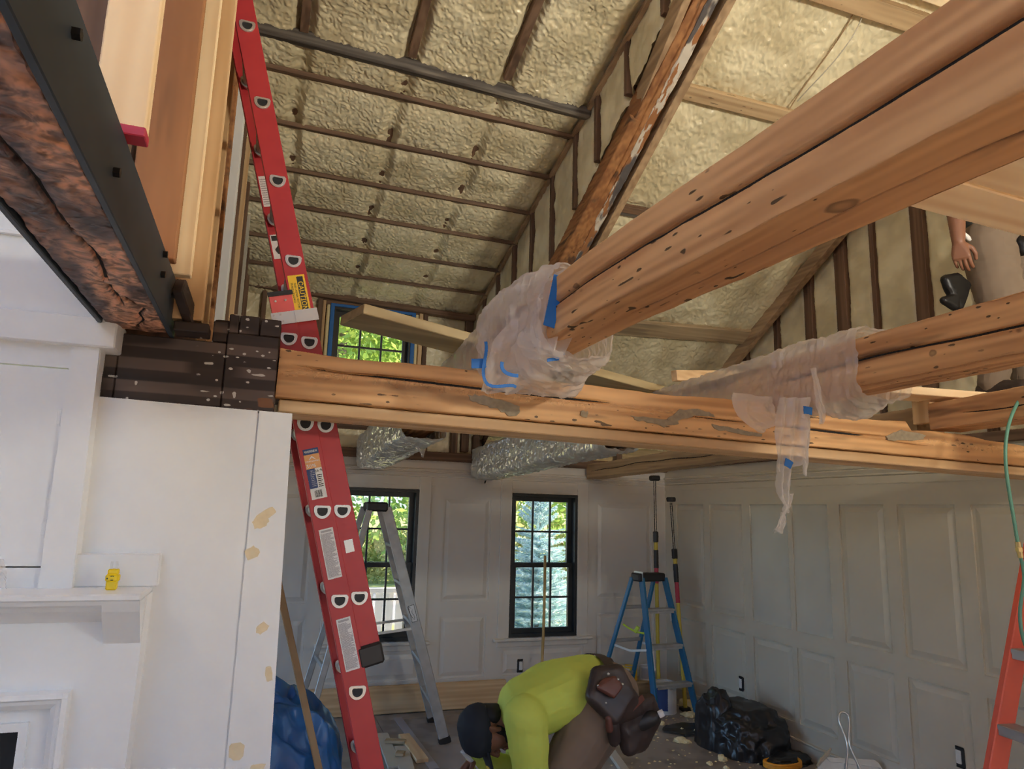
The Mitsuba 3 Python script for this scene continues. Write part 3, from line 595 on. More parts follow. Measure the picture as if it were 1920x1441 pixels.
add('hidden_end', cbox(-.46, .03, GY0 + .02, GY1, 1.972, 2.165, .004), 'dark_board', girt)
for (x0, x1, z0, z1, dy) in ((-.468, -.421, 1.966, 2.170, .004), (-.419, -.128, 1.968, 2.168, .0), (-.17, -.127, 2.170, 2.236, .004), (-.126, .026, 1.962, 2.200, -.004), (-.126, -.098, 2.202, 2.262, .0), (-.096, -.036, 2.202, 2.262, .003), (-.034, .028, 2.202, 2.258, .0)):
    add('board', cbox(x0, x1, GY0 - .012 + dy, GY0 + .03, z0, z1, .003), 'dark_board', girt)
add('backing_block', cbox(-.17, .03, GY0 + .03, GY1, 2.16, 2.25, .004), 'dark_board', girt)
PT = np.random.default_rng(11)
def blob(pts, y0, th, jit=.0035):
    q = np.array([(lambda c: (c[0], c[2]))(aty(px, py, y0)) for px, py in pts]); o = []
    for i in range(len(q)):
        a, b = q[i], q[(i + 1) % len(q)]
        for k in range(4): o.append(a + (b - a) * k / 4 + PT.uniform(-jit, jit, 2))
    return xz_plate(Polygon(o).buffer(0), y0 - th, y0 + .008)
for pts in ([(878, 740), (905, 741), (950, 753), (975, 762), (972, 778), (955, 779), (935, 768), (905, 758), (882, 750)], [(1088, 770), (1102, 772), (1100, 783), (1090, 782)],
            [(1248, 785), (1275, 768), (1300, 765), (1330, 772), (1338, 780), (1300, 780), (1275, 786), (1262, 795)], [(1182, 778), (1230, 785), (1270, 790), (1272, 796), (1245, 800), (1222, 793), (1190, 786)], [(1335, 795), (1390, 806), (1430, 812), (1425, 820), (1380, 812), (1338, 804)],
            [(1660, 817), (1690, 806), (1700, 808), (1735, 816), (1730, 824), (1690, 826), (1665, 824)]):
    add('putty_patch', blob(pts, GY0, .003), 'putty', girt, label='grey-brown putty smear')
# ---- three tie beams running from the front room to the back wall
b1c = lambda y, x, z: (x, y, z)
def tie(name, pts, w, h, mat, label, n, seed, cracks, **k):
    t = thing(name, label, 'beam'); add('timber', timber(pts, w, h, n=n, seed=seed, cracks=cracks, **k), mat, t, smooth=40); open_cracks(t); return t
B1 = [(.980, -.35, 2.302), (.930, .55, 2.297), (.897, 1.2, 2.294), (.872, 1.66, 2.292), (.872, 2.3, 2.283), (.90, 3.3, 2.262), (.91, 6.26, 2.150)]
tie('tie_beam', B1, lambda t: .188 - .030 * min(1, t * 2.8), lambda t: .186 - .01 * t, 'beam_wood_y', 'thick hewn tie beam running overhead from top right with plastic wrapped where it meets the girt', 420, 5,
    [(0, .0, .385, wob(-.10, .06, 14, .5, .05), .0045, .028), (1, .02, .30, wob(.2, .1, 20, 1, .1), .002, .008), (0, .02, .13, wob(-.55, -.5, 20, 2, .06), .002, .01)], rough=.003, hew=.005, rnd=.006)
B2 = [(2.025, .55, 2.232), (2.025, 1.4, 2.230), (2.025, 2.3, 2.222), (2.0, 3.3, 2.20), (1.93, 6.26, 2.095)]
tie('tie_beam', B2, .165, lambda t: .178 - .01 * t, 'beam_wood_y', 'middle tie beam below the pale planks with torn plastic hanging at its far end', 380, 8,
    [(0, .0, .32, wob(-.02, .16, 17, .5, .09), .004, .024), (1, .05, .3, wob(.3, .1, 15, .5, .12), .003, .012), (1, .02, .25, wob(-.3, -.1, 12, .5, .12), .002, .008)], rough=.004, hew=.007, rnd=.007)
B3 = [(2.90, .7, 2.180), (2.955, 1.9, 2.172), (3.01, 2.44, 2.165)]
tie('tie_beam', B3, .18, .13, 'beam_wood_y', 'short dark tie beam at right ending at the notch in the girt', 160, 12, [(0, .1, .9, wob(0, .1, 9, 1, .1), .0025, .01)], rough=.003, hew=.005)
B4 = [(3.06, 2.56, 2.165), (3.07, 3.3, 2.14), (3.06, 6.24, 2.075)]
tie('tie_beam', B4, .175, .135, 'grey_pine_y', 'weathered tie beam behind the girt ending above the corner poles', 200, 14, [(0, .2, .98, wob(.2, -.1, 14, 1, .12), .003, .014), (1, .3, .9, wob(0, .1, 11, 1, .1), .002, .008)], rough=.004, hew=.006)
one('spacer_block', cbox(2.93, 2.965, 2.445, 2.545, 2.14, 2.262, .003), 'pine_z', 'upright pine block where the right tie beam meets the girt', 'wood block')
# ---- steel-sided beam, upper left
sb = thing('flitch_beam', 'rough hewn beam clamped between two black steel plates at upper left', 'beam')
def core_side(V):
    return .012 * (meshkit.fbm(np.stack([V[..., 0] * 30, V[..., 1] * 14, V[..., 2] * 30], -1), 4, 91) - .5) + .008 * (meshkit.noise(np.stack([V[..., 0] * 60, V[..., 1] * 45, V[..., 2] * 60], -1), 95) - .5)
add('timber_core', timber([(-.369, .35, 2.262), (-.369, 2.30, 2.262)], .156, .175, n=560, seed=21, rough=.004, hew=.004, rnd=.006, side_fn=core_side,
    cracks=[(1, .05, .86, wob(-.2, .1, 11, .7, .12), .004, .02), (1, .8, .99, wob(.25, .35, 30, .7, .2), .004, .018)]), 'hewn_core', sb, smooth=50)
open_cracks(sb)
add('steel_plate', bar((-.284, .35, 2.247), (-.284, 2.335, 2.247), .013, .155, b=.002), 'steel', sb)
add('steel_plate', bar((-.457, .35, 2.247), (-.457, 2.25, 2.247), .013, .155, b=.002), 'steel', sb)
for px, py in ((136, 62), (213, 322), (306, 476), (302, 514), (322, 552), (337, 552), (334, 586)):
    c = atx(px, py, -.2775); m = trimesh.creation.cylinder(.009, .012, sections=6); m.apply_transform(trimesh.transformations.rotation_matrix(math.pi / 2, [0, 1, 0])); m.apply_translation([-.273, c[1], c[2]])
    add('bolt', m, 'bolt_black', sb)
one('bearing_block', cat([cbox(-.270, -.175, 2.22, 2.315, 2.172, 2.20, .003), bar((-.258, 2.14, 2.285), (-.222, 2.30, 2.20), .03, .05, b=.004)]), 'dark_board', 'black charred block wedged beside the end of the steel-sided beam', 'wood block')
# ---- rafters at the cheek of the dormer
def mr(x, y, off): return np.array([x, y, mainr(y)]) + mn * off
hr = thing('rotted_rafter', 'rotted reddish rafter with flaking white edge rising to the roof peak', 'rafter')
PY = [6.1, 4.64, 3.3, 2.3]
add('rafter', timber([mr(1.80, 6.0, .10), mr(1.835, 4.6, .10), mr(1.875, 3.6, .10), mr(1.90, 2.2, .10)], .095, .15, n=260, seed=31, rough=.007, hew=.006,
    cracks=[(0, .1, .95, wob(.1, -.1, 12, 1, .15), .004, .02), (1, .1, .95, wob(0, .2, 12, 2, .2), .004, .016)]), 'old_rafter', hr, smooth=45)
def flake_col(p, n, uv):
    s = smoothstep(0.46, 0.56, fbm(p.x * 40, p.y * 12, p.z * 12, 4)); d = smoothstep(.5, .6, fbm(p.x * 20 + 5, p.y * 6, p.z * 6, 3))
    return mix((0.30, 0.13, 0.05), (0.55, 0.50, 0.42), s) * (1 - d) + mi.Color3f(0.09, 0.08, 0.08) * d
bsdf('flaking', P(proc(flake_col), 0.8))
add('rotten_edge', timber([mr(1.872, 5.9, .17), mr(1.905, 4.6, .17), mr(1.935, 3.6, .165), mr(1.95, 2.2, .16)], .055, .03, n=260, seed=33, rough=.01, hew=.008, rnd=.004), 'flaking', hr, smooth=45, label='flaking rotten edge with white paint')
add('cap_strip', timber([mr(1.775, 5.6, .165), mr(1.80, 4.6, .165), mr(1.842, 3.35, .165)], .065, .05, n=160, seed=35, rough=.003, hew=.004, rnd=.01), 'old_rafter', hr, smooth=45)
t = thing('sister_rafter', 'newer straight rafter fixed along the right of the rotted one', 'rafter')
add('board', bar(mr(1.965, 6.0, .10), mr(2.045, 2.0, .10), .05, .18, side=mn), 'grey_pine_y', t)
one('brace_board', bar(mr(1.86, 3.35, .10), mr(1.77, 2.2, .12), .04, .12, side=mn), 'grey_pine_y', 'short weathered board at the left of the rotted rafter near the top of the picture', 'board')
# ---- loose planks
pl = thing('loose_plank', 'long wide plank lying loose across the beams in front of the upper window', 'plank')
a, b = np.array([.30, 2.84, 2.444]), np.array([2.25, 3.40, 2.305])
add('plank', bar(a, b, .235, .042), 'plank_treated', pl)
t = thing('scaffold_plank', 'pale new plank overhead at right edge, nearer of the pair across the tie beams', 'plank')
add('plank', bar((.925, .915, 2.402), (2.7, .93, 2.348), .118, .040), 'pale_pine_x', t)
t = thing('scaffold_plank', 'pale new plank overhead at right edge, farther of the pair across the tie beams', 'plank')
add('plank', bar((.925, 1.045, 2.404), (2.7, 1.065, 2.350), .125, .040), 'pale_pine_x', t)
t = thing('standing_plank', 'white new plank that the standing worker stands on behind the middle beam', 'plank')
add('plank', bar((2.125, 2.50, 2.262), (3.70, 2.36, 2.266), .17, .036), 'pale_pine_x', t)
one('short_board', bar(aty(1264, 704, 3.05), aty(1420, 705, 3.25), .04, .055), 'pine_x', 'short red-ended pine stick lying behind the middle tie beam', 'board')
one('floor_board', bar((.50, 6.225, .115), (2.2, 6.235, .115), .045, .215), 'pine_x', 'long pine board standing on edge against the back wall', 'board')
# ================================================================ LADDERS
def dshape(r, cx=0.0, cz=0.0, n=14):
    """a D lying on its back: flat top, round bottom"""
    a = np.linspace(math.pi, 2 * math.pi, n); p = [(cx + r * math.cos(t), cz + .25 * r + 1.1 * r * math.sin(t)) for t in a]
    p = [(cx - r, cz + .5 * r), (cx - .8 * r, cz + .72 * r)] + p[:0] + [(cx + .8 * r, cz + .72 * r), (cx + r, cz + .5 * r)] + p[::-1]
    return Polygon(p).buffer(0)
LEAN = .265; la = math.atan(LEAN)
ext = thing('extension_ladder', 'tall red fibreglass extension ladder leaning left behind the girt', 'ladder')
bx = lambda z: .218 + LEAN * (1.661 - z); fx = lambda z: .288 + LEAN * (1.661 - z)
def lp(x, z, y): return np.array([x, y, z])
def rail(x0z0, x1z1, y0, y1, w=.078, lip=.006):
    """channel rail: web facing the camera at y0, flanges back to y1"""
    (xa, za), (xb, zb) = x0z0, x1z1; side = np.array([math.cos(la), 0, math.sin(la)])
    A, B = np.array([xa, 0, za]), np.array([xb, 0, zb])
    ms = [bar(A + [0, (y0 + y0 + .006) / 2, 0], B + [0, (y0 + y0 + .006) / 2, 0], .006, w, side=side, b=.002)]
    for s in (-1, 1):
        o = side * s * (w / 2 - .003); ms.append(bar(A + o + [0, (y0 + y1) / 2, 0], B + o + [0, (y0 + y1) / 2, 0], abs(y1 - y0), .006, side=side, b=.0015))
    return cat(ms)
ZB, ZT = 2.425, 3.80
add('base_rail', rail((bx(.0), .0), (bx(ZB), ZB), 2.570, 2.602), 'red_rail', ext)
add('base_rail', rail((bx(.0), .0), (bx(ZB), ZB), 3.020, 2.990), 'red_rail', ext)
add('fly_rail', rail((fx(1.17), 1.17), (fx(ZT), ZT), 2.582, 2.610), 'red_rail', ext)
add('fly_rail', rail((fx(1.17), 1.17), (fx(ZT), ZT), 2.995, 2.965), 'red_rail', ext)
def drung(x, z, y0, y1, r=.0165):
    m = extrude(dshape(r), 0, 1); v = m.vertices; c, s = math.cos(0), math.sin(0)
    return fixn(trimesh.Trimesh(np.stack([x + v[:, 0], y0 + (y1 - y0) * v[:, 2], z + v[:, 1]], 1), m.faces, process=False))
def dring(x, z, y, r0=.020, r1=.0285):
    o, i = dshape(r1), dshape(r0); m = xz_plate(o.difference(i), y - .004, y + .002); m.vertices = m.vertices + [x, 0, z]
    g = xz_plate(dshape(r0 + .004).difference(dshape(r0 - .002)), y - .0055, y + .002); g.vertices = g.vertices + [x, 0, z]; return cat([m, g])
STEP = .2955
for k in range(-1, 8):
    z = 1.063 - .2980 + STEP * 1.008 * k - .0
    z = .765 + .2985 * k - .2985
    if 0.05 < z < ZB - .05:
        x = bx(z); rg = add('rung', drung(x, z, 2.574, 3.016, .0215), 'alu_dull', ext)
        add('end_ring', dring(x, z, 2.570), 'alu', rg); add('end_hole', (lambda m: (m.apply_translation([x, 0, z]), m)[1])(xz_plate(dshape(.0185), 2.5685, 2.571)), 'hole_dark', rg)
        add('inner_flare', (lambda m: (m.apply_translation([x, 0, z]), m)[1])(xz_plate(dshape(.031).difference(dshape(.022)), 2.984, 2.990)), 'alu', rg)
for k in range(9):
    z = 1.370 + .2945 * k
    if z < ZT - .1:
        x = fx(z); rg = add('fly_rung', drung(x, z, 2.586, 2.990, .0215), 'alu_dull', ext)
        add('end_ring', dring(x, z, 2.582), 'alu', rg); add('end_hole', (lambda m: (m.apply_translation([x, 0, z]), m)[1])(xz_plate(dshape(.0185), 2.5805, 2.583)), 'hole_dark', rg)
        add('inner_flare', (lambda m: (m.apply_translation([x, 0, z]), m)[1])(xz_plate(dshape(.031).difference(dshape(.022)), 2.958, 2.965)), 'alu', rg)
side = np.array([math.cos(la), 0, math.sin(la)]); upv = np.array([-math.sin(la), 0, math.cos(la)])
def onrail(f, z, y): return np.array([f(z), y, z])
for y in (2.577, 2.96): add('rubber_boot', bar(onrail(fx, 1.145, y + .012) - side * .0, onrail(fx, 1.215, y + .012), .044, .086, side=side, b=.008), 'black_plastic', ext)
for y in (2.588, 3.00): add('foot', bar(onrail(bx, 0.0, y), onrail(bx, .05, y), .05, .09, side=side, b=.006), 'alu', ext)
# stickers: local frame on the rail's web; u across, v up along the rail
def sticker_frame(f, z, y, zc=None):
    o = onrail(f, z, y)
    def place(m):
        v = m.vertices; q = o + v[:, :1] * side + v[:, 1:2] * upv + v[:, 2:3] * np.array([0, -1, 0]); return fixn(trimesh.Trimesh(q, m.faces, process=False))
    return place
def flat(x0, x1, y0, y1, h0=0.0, h1=.0006): return extrude(sbox(x0, y0, x1, y1), h0, h1)
def txt(s, h, cx, cy, z=.0006, bold=False, rot=0):
    m = meshkit.text_mesh(s, h, .0004, bold); m.apply_translation([-(m.bounds[0][0] + m.bounds[1][0]) / 2, -h / 2, 0])
    if rot: m.apply_transform(trimesh.transformations.rotation_matrix(math.radians(rot), [0, 0, 1]))
    m.apply_translation([cx, cy, z]); return m
def text_block(x0, x1, y0, y1, n, rng, gap=.35):
    ms = []; dy = (y1 - y0) / n
    for i in range(n):
        e = x1 - (x1 - x0) * (rng.uniform(0, .35) if rng.random() < .5 else 0); ms.append(flat(x0, e, y0 + dy * (i + gap / 2), y0 + dy * (i + 1 - gap / 2), .0006, .0009))
    return cat(ms)
LR = np.random.default_rng(4)
def product_label():
    pf = sticker_frame(bx, 1.79, 2.5695); st = add('product_sticker', pf(flat(-.026, .026, -.088, .088)), 'label_white', ext, label='white, orange and navy product sticker')
    add('navy_header', pf(flat(-.026, .026, .068, .088, .0006, .0009)), 'label_navy', st); add('header_text', pf(cat([txt('WERNER', .0075, 0, .078, .0010, True)])), 'label_white', st)
    add('orange_field', pf(flat(-.026, .026, .018, .068, .0006, .0009)), 'label_orange', st)
    add('roof_mark', pf(cat([extrude(Polygon([(-.012, .05), (0, .062), (.012, .05), (.008, .05), (0, .057), (-.008, .05)]), .0009, .0012), txt('PROFESSIONAL', .0046, 0, .044, .0009, True), txt('30%', .011, -.008, .028, .0009, True)])), 'label_white', st)
    add('navy_field', pf(flat(-.026, .002, -.050, .018, .0006, .0009)), 'label_navy', st)
    add('spec_lines', pf(text_block(-.016, 0, -.045, .014, 9, LR, .55)), 'label_white', st)
    add('spec_text', pf(cat([txt('16 ft', .008, .014, .008, .0006, True), text_block(.006, .022, -.05, -.004, 7, LR, .55)] + [flat(-.013 + k * .0026, -.0118 + k * .0026 + (k % 3) * .0005, -.082, -.058, .0006, .0009) for k in range(10)])), 'ink', st)
product_label()
for zc, hh in ((1.52, .086), (1.22, .088)):
    pf = sticker_frame(bx, zc, 2.5695); st = add('warning_sticker', pf(flat(-.024, .024, -hh, hh)), 'label_white', ext, label='white sticker of fine print'); add('fine_print', pf(cat([text_block(-.021, .021, -hh + .006, hh - .016, 44, LR, .3), flat(-.018, .018, hh - .012, hh - .005, .0006, .0009)])), 'label_grey', st)
cb = sticker_frame(fx, 2.425, 2.5815); ck = add('caution_sticker', cb(flat(-.031, .028, -.085, .075)), 'label_yellow', ext, label='yellow CAUTION sticker')
add('black_band', cb(flat(-.001, .021, -.075, .068, .0006, .0009)), 'ink', ck); add('caution_word', cb(txt('CAUTION', .0165, .010, -.004, .0009, True, -90)), 'label_yellow', ck)
add('small_print', cb(cat([txt('THIS LADDER SECTION', .006, -.010, 0, .0006, True, -90), txt('IS NOT DESIGNED', .006, -.021, .01, .0006, True, -90)])), 'ink', ck)
cb = sticker_frame(fx, 2.425, 2.5815)
gb = sticker_frame(bx, 2.33, 2.566); g_ = add('guide_bracket', gb(cat([flat(-.045, .115, -.022, .022, 0, .004), flat(.035, .04, -.022, .022, .004, .007)])), 'alu', ext, label='aluminium guide bracket')
for a, b in ((-.036, .013), (-.012, .013), (-.008, -.012), (-.036, -.012)): add('rivet', gb(trimesh.creation.cylinder(.0035, .004, sections=8).apply_translation([a, b, .005])), 'rivet', g_)
tb = sticker_frame(bx, 2.40, 2.5685); add('top_cap', tb(flat(-.043, .043, .010, .026, 0, .006)), 'black_plastic', ext); add('faded_end', tb(flat(-.039, .039, -.09, .010, 0, .0012)), 'faded_red', ext, label='faded pink end of the base rail')
for a in (-.02, .014): add('rivet', tb(trimesh.creation.cylinder(.004, .004, sections=8).apply_translation([a, -.008, .002])), 'rivet', ext)
pb = sticker_frame(fx, 1.545, 2.5815); q_ = add('rivet_plate', pb(flat(-.015, .015, -.022, .022, 0, .0015)), 'alu', ext)
pf = sticker_frame(bx, 2.985, 2.9895); lbl = sticker_frame(fx, 2.985, 2.9945); s_ = add('warning_sticker', lbl(flat(-.032, .02, -.075, .06)), 'label_white', ext); add('fine_print', lbl(text_block(-.028, .016, -.068, .05, 12, LR, .5)), 'label_grey', s_)
for zc in (2.74,): l2 = sticker_frame(fx, zc, 2.9945); s_ = add('warning_sticker', l2(flat(-.030, .02, -.05, .055)), 'label_white', ext); add('pictogram', l2(cat([flat(-.026, .016, .028, .05, .0006, .001), extrude(Polygon([(-.02, -.01), (0, .012), (.012, -.03), (-.01, -.03)]), .0006, .001)])), 'ink', s_)
l2 = sticker_frame(fx, 2.42, 2.9945); s_ = add('warning_sticker', l2(flat(-.032, .012, -.10, .10)), 'label_white', ext); add('fine_print', l2(text_block(-.028, .008, -.095, .095, 36, LR, .4)), 'label_grey', s_)

def stepladder(name, label, FL, FR, RL, RR, TL, TR, tl, tr, mat, step_z, rw=.065, rt=.024, topm='black_plastic', step_mat='alu_dull', cap=(.10, .05), braces=True, depth=.075):
    """front feet FL, FR with tops TL, TR; rear feet RL, RR with tops tl, tr; steps between the front rails at the heights step_z"""
    A = [np.asarray(v, float) for v in (FL, FR, RL, RR, TL, TR, tl, tr)]; FL, FR, RL, RR, TL, TR, tl, tr = A
    k = thing(name, label, 'stepladder'); acr = (FR - FL) / np.linalg.norm(FR - FL)
    for a, b in ((FL, TL), (FR, TR)):
        rl = add('front_rail', bar(a, b, rw, rt, side=acr, b=.004), mat, k); add('foot', bar(a - [0, 0, .0], a + (b - a) * .025, rw + .014, rt + .016, side=acr, b=.004), 'alu' if mat != 'alu_dull' else 'black_plastic', rl)
    for a, b in ((RL, tl), (RR, tr)):
        rl = add('rear_rail', bar(a, b, rw * .62, rt, side=acr, b=.004), mat, k); add('foot', bar(a, a + (b - a) * .025, rw * .62 + .012, rt + .014, side=acr, b=.004), 'alu' if mat != 'alu_dull' else 'black_plastic', rl)
    c = (TL + TR + tl + tr) / 4; out = (RL + RR - FL - FR) / 2; out[2] = 0; out /= np.linalg.norm(out)
    w = np.linalg.norm(TR - TL) + .05
    add('top_cap', bar(c - acr * w / 2 + [0, 0, .005], c + acr * w / 2 + [0, 0, .005], cap[0], cap[1], b=.012), topm, k)
    for z in step_z:
        p = FL + (TL - FL) * (z / TL[2]); q = FR + (TR - FR) * (z / TR[2]); st = add('step', bar(p + acr * rt * .4, q - acr * rt * .4, depth, .022, b=.003), step_mat, k)
        add('lip', bar(p + acr * rt * .4 - out * depth * .48 - [0, 0, .012], q - acr * rt * .4 - out * depth * .48 - [0, 0, .012], .004, .034, b=.001), step_mat, st)
        if braces and z == step_z[0]:
            for e, s in ((p, 1), (q, -1)): add('brace', bar(e + acr * s * .02 - [0, 0, .01], e + acr * s * .0 - [0, 0, .10] + acr * s * .01, .02, .004), 'alu', k)
    for z in step_z[::-1]:
        p = RL + (tl - RL) * (z / tl[2]); q = RR + (tr - RR) * (z / tr[2]); add('rear_bar', bar(p, q, .02, .03, b=.003), step_mat, k)
    zz = step_z[len(step_z) // 2] - .03
    for a, b, c_, d in ((FL, TL, RL, tl), (FR, TR, RR, tr)):
        p, q = a + (b - a) * (zz / b[2]), c_ + (d - c_) * (zz / d[2]); m = (p + q) / 2 - [0, 0, .03]
        add('spreader', cat([bar(p, m, .005, .02), bar(m, q, .005, .02)]), 'alu', k)
    return k, acr, out
BL = dict(FL=(3.262, 5.47, 0), FR=(3.692, 5.52, 0), RL=(2.96, 6.02, 0), RR=(3.33, 6.10, 0), TL=(3.235, 5.66, 1.135), TR=(3.475, 5.68, 1.135), tl=(3.185, 5.74, 1.135), tr=(3.42, 5.76, 1.135))
k, acr, out = stepladder('stepladder', 'blue fibreglass stepladder with grey steps standing in the corner', **BL, mat='blue_rail', step_z=[.872, .580, .275], cap=(.13, .07), topm='black_plastic')
c = (np.array(BL['TL']) + BL['TR'] + BL['tl'] + BL['tr']) / 4
nrm = -out
def face(o, ux, n, up=(0, 0, 1)):
    up = np.asarray(up, float)
    def place(m): v = m.vertices; return fixn(trimesh.Trimesh(o + v[:, :1] * ux + v[:, 1:2] * up + v[:, 2:3] * n, m.faces, process=False))
    return place
fp = face(c + nrm * .0655 + [0, 0, .004], acr, nrm)
a = np.linspace(0, 2 * np.pi, 25)[:-1]; ov = Polygon(np.stack([.058 * np.cos(a) + .03, .014 * np.sin(a)], 1)); ov2 = Polygon(np.stack([.05 * np.cos(a) + .03, .009 * np.sin(a)], 1))
add('logo_green', fp(flat(-.055, -.012, -.017, .018)), bsdf('logo_green', P((.10, .32, .06), .5)), k); add('logo_oval', fp(extrude(ov.difference(ov2), .0006, .0014)), 'label_white', k)
add('side_plate', bar(np.array(BL['TL']) - acr * .016 + [0, .03, -.02], np.array(BL['TL']) - acr * .016 + [0, .03, .055], .13, .004, side=acr, b=.002), 'alu', k)
FLv, TLv = np.array(BL['FL'], float), np.array(BL['TL'], float)
add('white_sticker', bar(FLv + (TLv - FLv) * .35 + nrm * .034, FLv + (TLv - FLv) * .48 + nrm * .034, .003, .018, side=acr, b=.0005), 'label_white', k)
sp = FLv + (TLv - FLv) * (.872 / TLv[2]); add('step_label', bar(sp + acr * .09 + nrm * .0395 - [0, 0, .012], sp + acr * .15 + nrm * .0395 - [0, 0, .012], .002, .016, b=.0005), 'label_white', k)
p_, q_ = np.array([3.25, 5.60, .68]), np.array([3.13, 5.80, .73])
add('tie_strap', cat([tube(smoothpath([p_, (p_ + q_) / 2 - [0, 0, .02], q_], 12), .009, 8), bar((p_ + q_) / 2 + [.0, 0, -.03], (p_ + q_) / 2 + [.02, -.02, .02], .03, .03)]), bsdf('lime_plastic', P((.45, .60, .05), .4)), k)
AL = dict(FL=(1.448, 5.385, 0), FR=(1.487, 5.93, 0), RL=(.42, 5.33, 0), RR=(.38, 5.86, 0), TL=(.965, 5.42, 1.68), TR=(.975, 5.72, 1.68), tl=(.845, 5.42, 1.68), tr=(.84, 5.72, 1.68))
AL = {q: np.array(v) * [1, 1, 1] for q, v in AL.items()}
for q in ('TL', 'TR', 'tl', 'tr'): AL[q] = AL[q] + [-.04, 0, 0]
k, acr, out = stepladder('stepladder', 'worn aluminium stepladder with black top standing in front of the left window', **AL, mat='alu_dull', step_z=[1.40, 1.12, .84, .56, .28], cap=(.16, .07), rw=.075, rt=.028, braces=False)
o = AL['FL'] + (AL['TL'] - AL['FL']) * .545; up_ = AL['TL'] - AL['FL']; up_ /= np.linalg.norm(up_); nn = -acr; ux = np.cross(up_, nn)
fp = face(o - acr * .0146, ux, nn, up_); lb = add('maker_label', fp(flat(-.022, .022, -.062, .062)), 'label_white', k)
sq_ = smoothpath([(-.006, .04, 0), (-.010, -.03, 0), (.0, -.045, 0), (.004, -.02, 0), (-.004, 0, 0), (.004, .03, 0)], 30) + [0, 0, .0008]
add('script_mark', fp(cat([tube(sq_, .0016, 5), extrude(sbox(-.022, -.062, .022, .062).difference(sbox(-.019, -.059, .019, .059)), .0006, .0012)])), 'ink', lb)
OR = dict(FL=(2.57, 2.22, 0), FR=(2.50, 1.72, 0), RL=(3.74, 2.24, 0), RR=(3.74, 1.70, 0), TL=(3.23, 2.20, 1.72), TR=(3.18, 1.84, 1.72), tl=(3.29, 2.20, 1.72), tr=(3.29, 1.84, 1.72))
k, acr, out = stepladder('stepladder', 'orange-red fibreglass stepladder cut off by the right edge', **OR, mat='orange_rail', step_z=[1.46, 1.17, .885, .60, .30], cap=(.16, .07), rw=.085, rt=.032, step_mat='alu_dull', depth=.085)
# ================================================================ PLASTIC SHEETS
def sleeve(path, ws, hs, nu=90, nv=70, seed=0, amp=.008, fold=.006, sag=None, n0=0.0, n1=1.0):
    """a loose wrapping round a timber: path of section centres, half sizes ws, hs along it"""
    p = smoothpath(path, nv); t = np.linspace(0, 1, nv); d = np.gradient(p, axis=0); d /= np.linalg.norm(d, axis=1, keepdims=True)
    U = np.cross(d, [0, 0, 1.0]); U /= np.linalg.norm(U, axis=1, keepdims=True); V = np.cross(U, d)
    a = np.linspace(n0 * 2 * np.pi, n1 * 2 * np.pi, nu) - np.pi / 2
    W = np.interp(t, np.linspace(0, 1, len(ws)), ws)[:, None]; H = np.interp(t, np.linspace(0, 1, len(hs)), hs)[:, None]
    ca, sa = np.cos(a)[None], np.sin(a)[None]; k = (np.abs(ca) ** 5 + np.abs(sa) ** 5) ** (-1 / 5)
    L = np.linalg.norm(p[-1] - p[0])
    q = np.stack([np.repeat(t[:, None] * L * 16, nu, 1), np.cos(a)[None] * 2.0 + 0 * W, np.sin(a)[None] * 2.0 + 0 * W], -1)
    r = amp * 2 * (meshkit.fbm(q * 1.3 + seed, 4, seed) - .4) + fold * (1 - np.abs(2 * meshkit.noise(q * np.array([2.2, .8, .8]) + seed * 1.7, seed + 4) - 1)) * 2 + fold * .9 * (1 - np.abs(2 * meshkit.fbm(q * np.array([3.1, 2.6, 2.6]) + seed, 2, seed + 6) - 1)) ** 2
    P_ = p[:, None] + U[:, None] * (ca * k * (W + r))[..., None] + V[:, None] * (sa * k * (H + r))[..., None]
    if sag is not None: P_[..., 2] -= sag(t[:, None], a[None])
    P_ = P_.reshape(-1, 3); i, j = np.meshgrid(np.arange(nv - 1), np.arange(nu - 1), indexing='ij'); s = (i * nu + j).ravel()
    return trimesh.Trimesh(P_, np.vstack([np.stack([s, s + nu, s + nu + 1], 1), np.stack([s, s + nu + 1, s + 1], 1)]), process=False)
def drape(left, right, y, amp=.02, n=36, m=60, seed=0, folds=3, yf=None):
    """a hanging sheet between two outlines given as pixels at depth y"""
    l = smoothpath([aty(px, py, y) for px, py in left], m); r = smoothpath([aty(px, py, y) for px, py in right], m); u = np.linspace(0, 1, n)
    P_ = l[:, None] * (1 - u)[None, :, None] + r[:, None] * u[None, :, None]; v = np.linspace(0, 1, m)[:, None]
    q = np.stack([u[None] * 2.2 + 0 * v, v * 2.5 + 0 * u[None], 0 * v + 0 * u[None] + seed], -1)
    P_[..., 1] += amp * np.sin(u[None] * folds * 6.28 + 2 * v + 3 * meshkit.noise(q, seed)) + amp * 1.5 * (meshkit.fbm(q * 3, 3, seed) - .5)
    P_ = P_.reshape(-1, 3); i, j = np.meshgrid(np.arange(m - 1), np.arange(n - 1), indexing='ij'); s = (i * n + j).ravel()
    return trimesh.Trimesh(P_, np.vstack([np.stack([s, s + n, s + n + 1], 1), np.stack([s, s + n + 1, s + 1], 1)]), process=False)
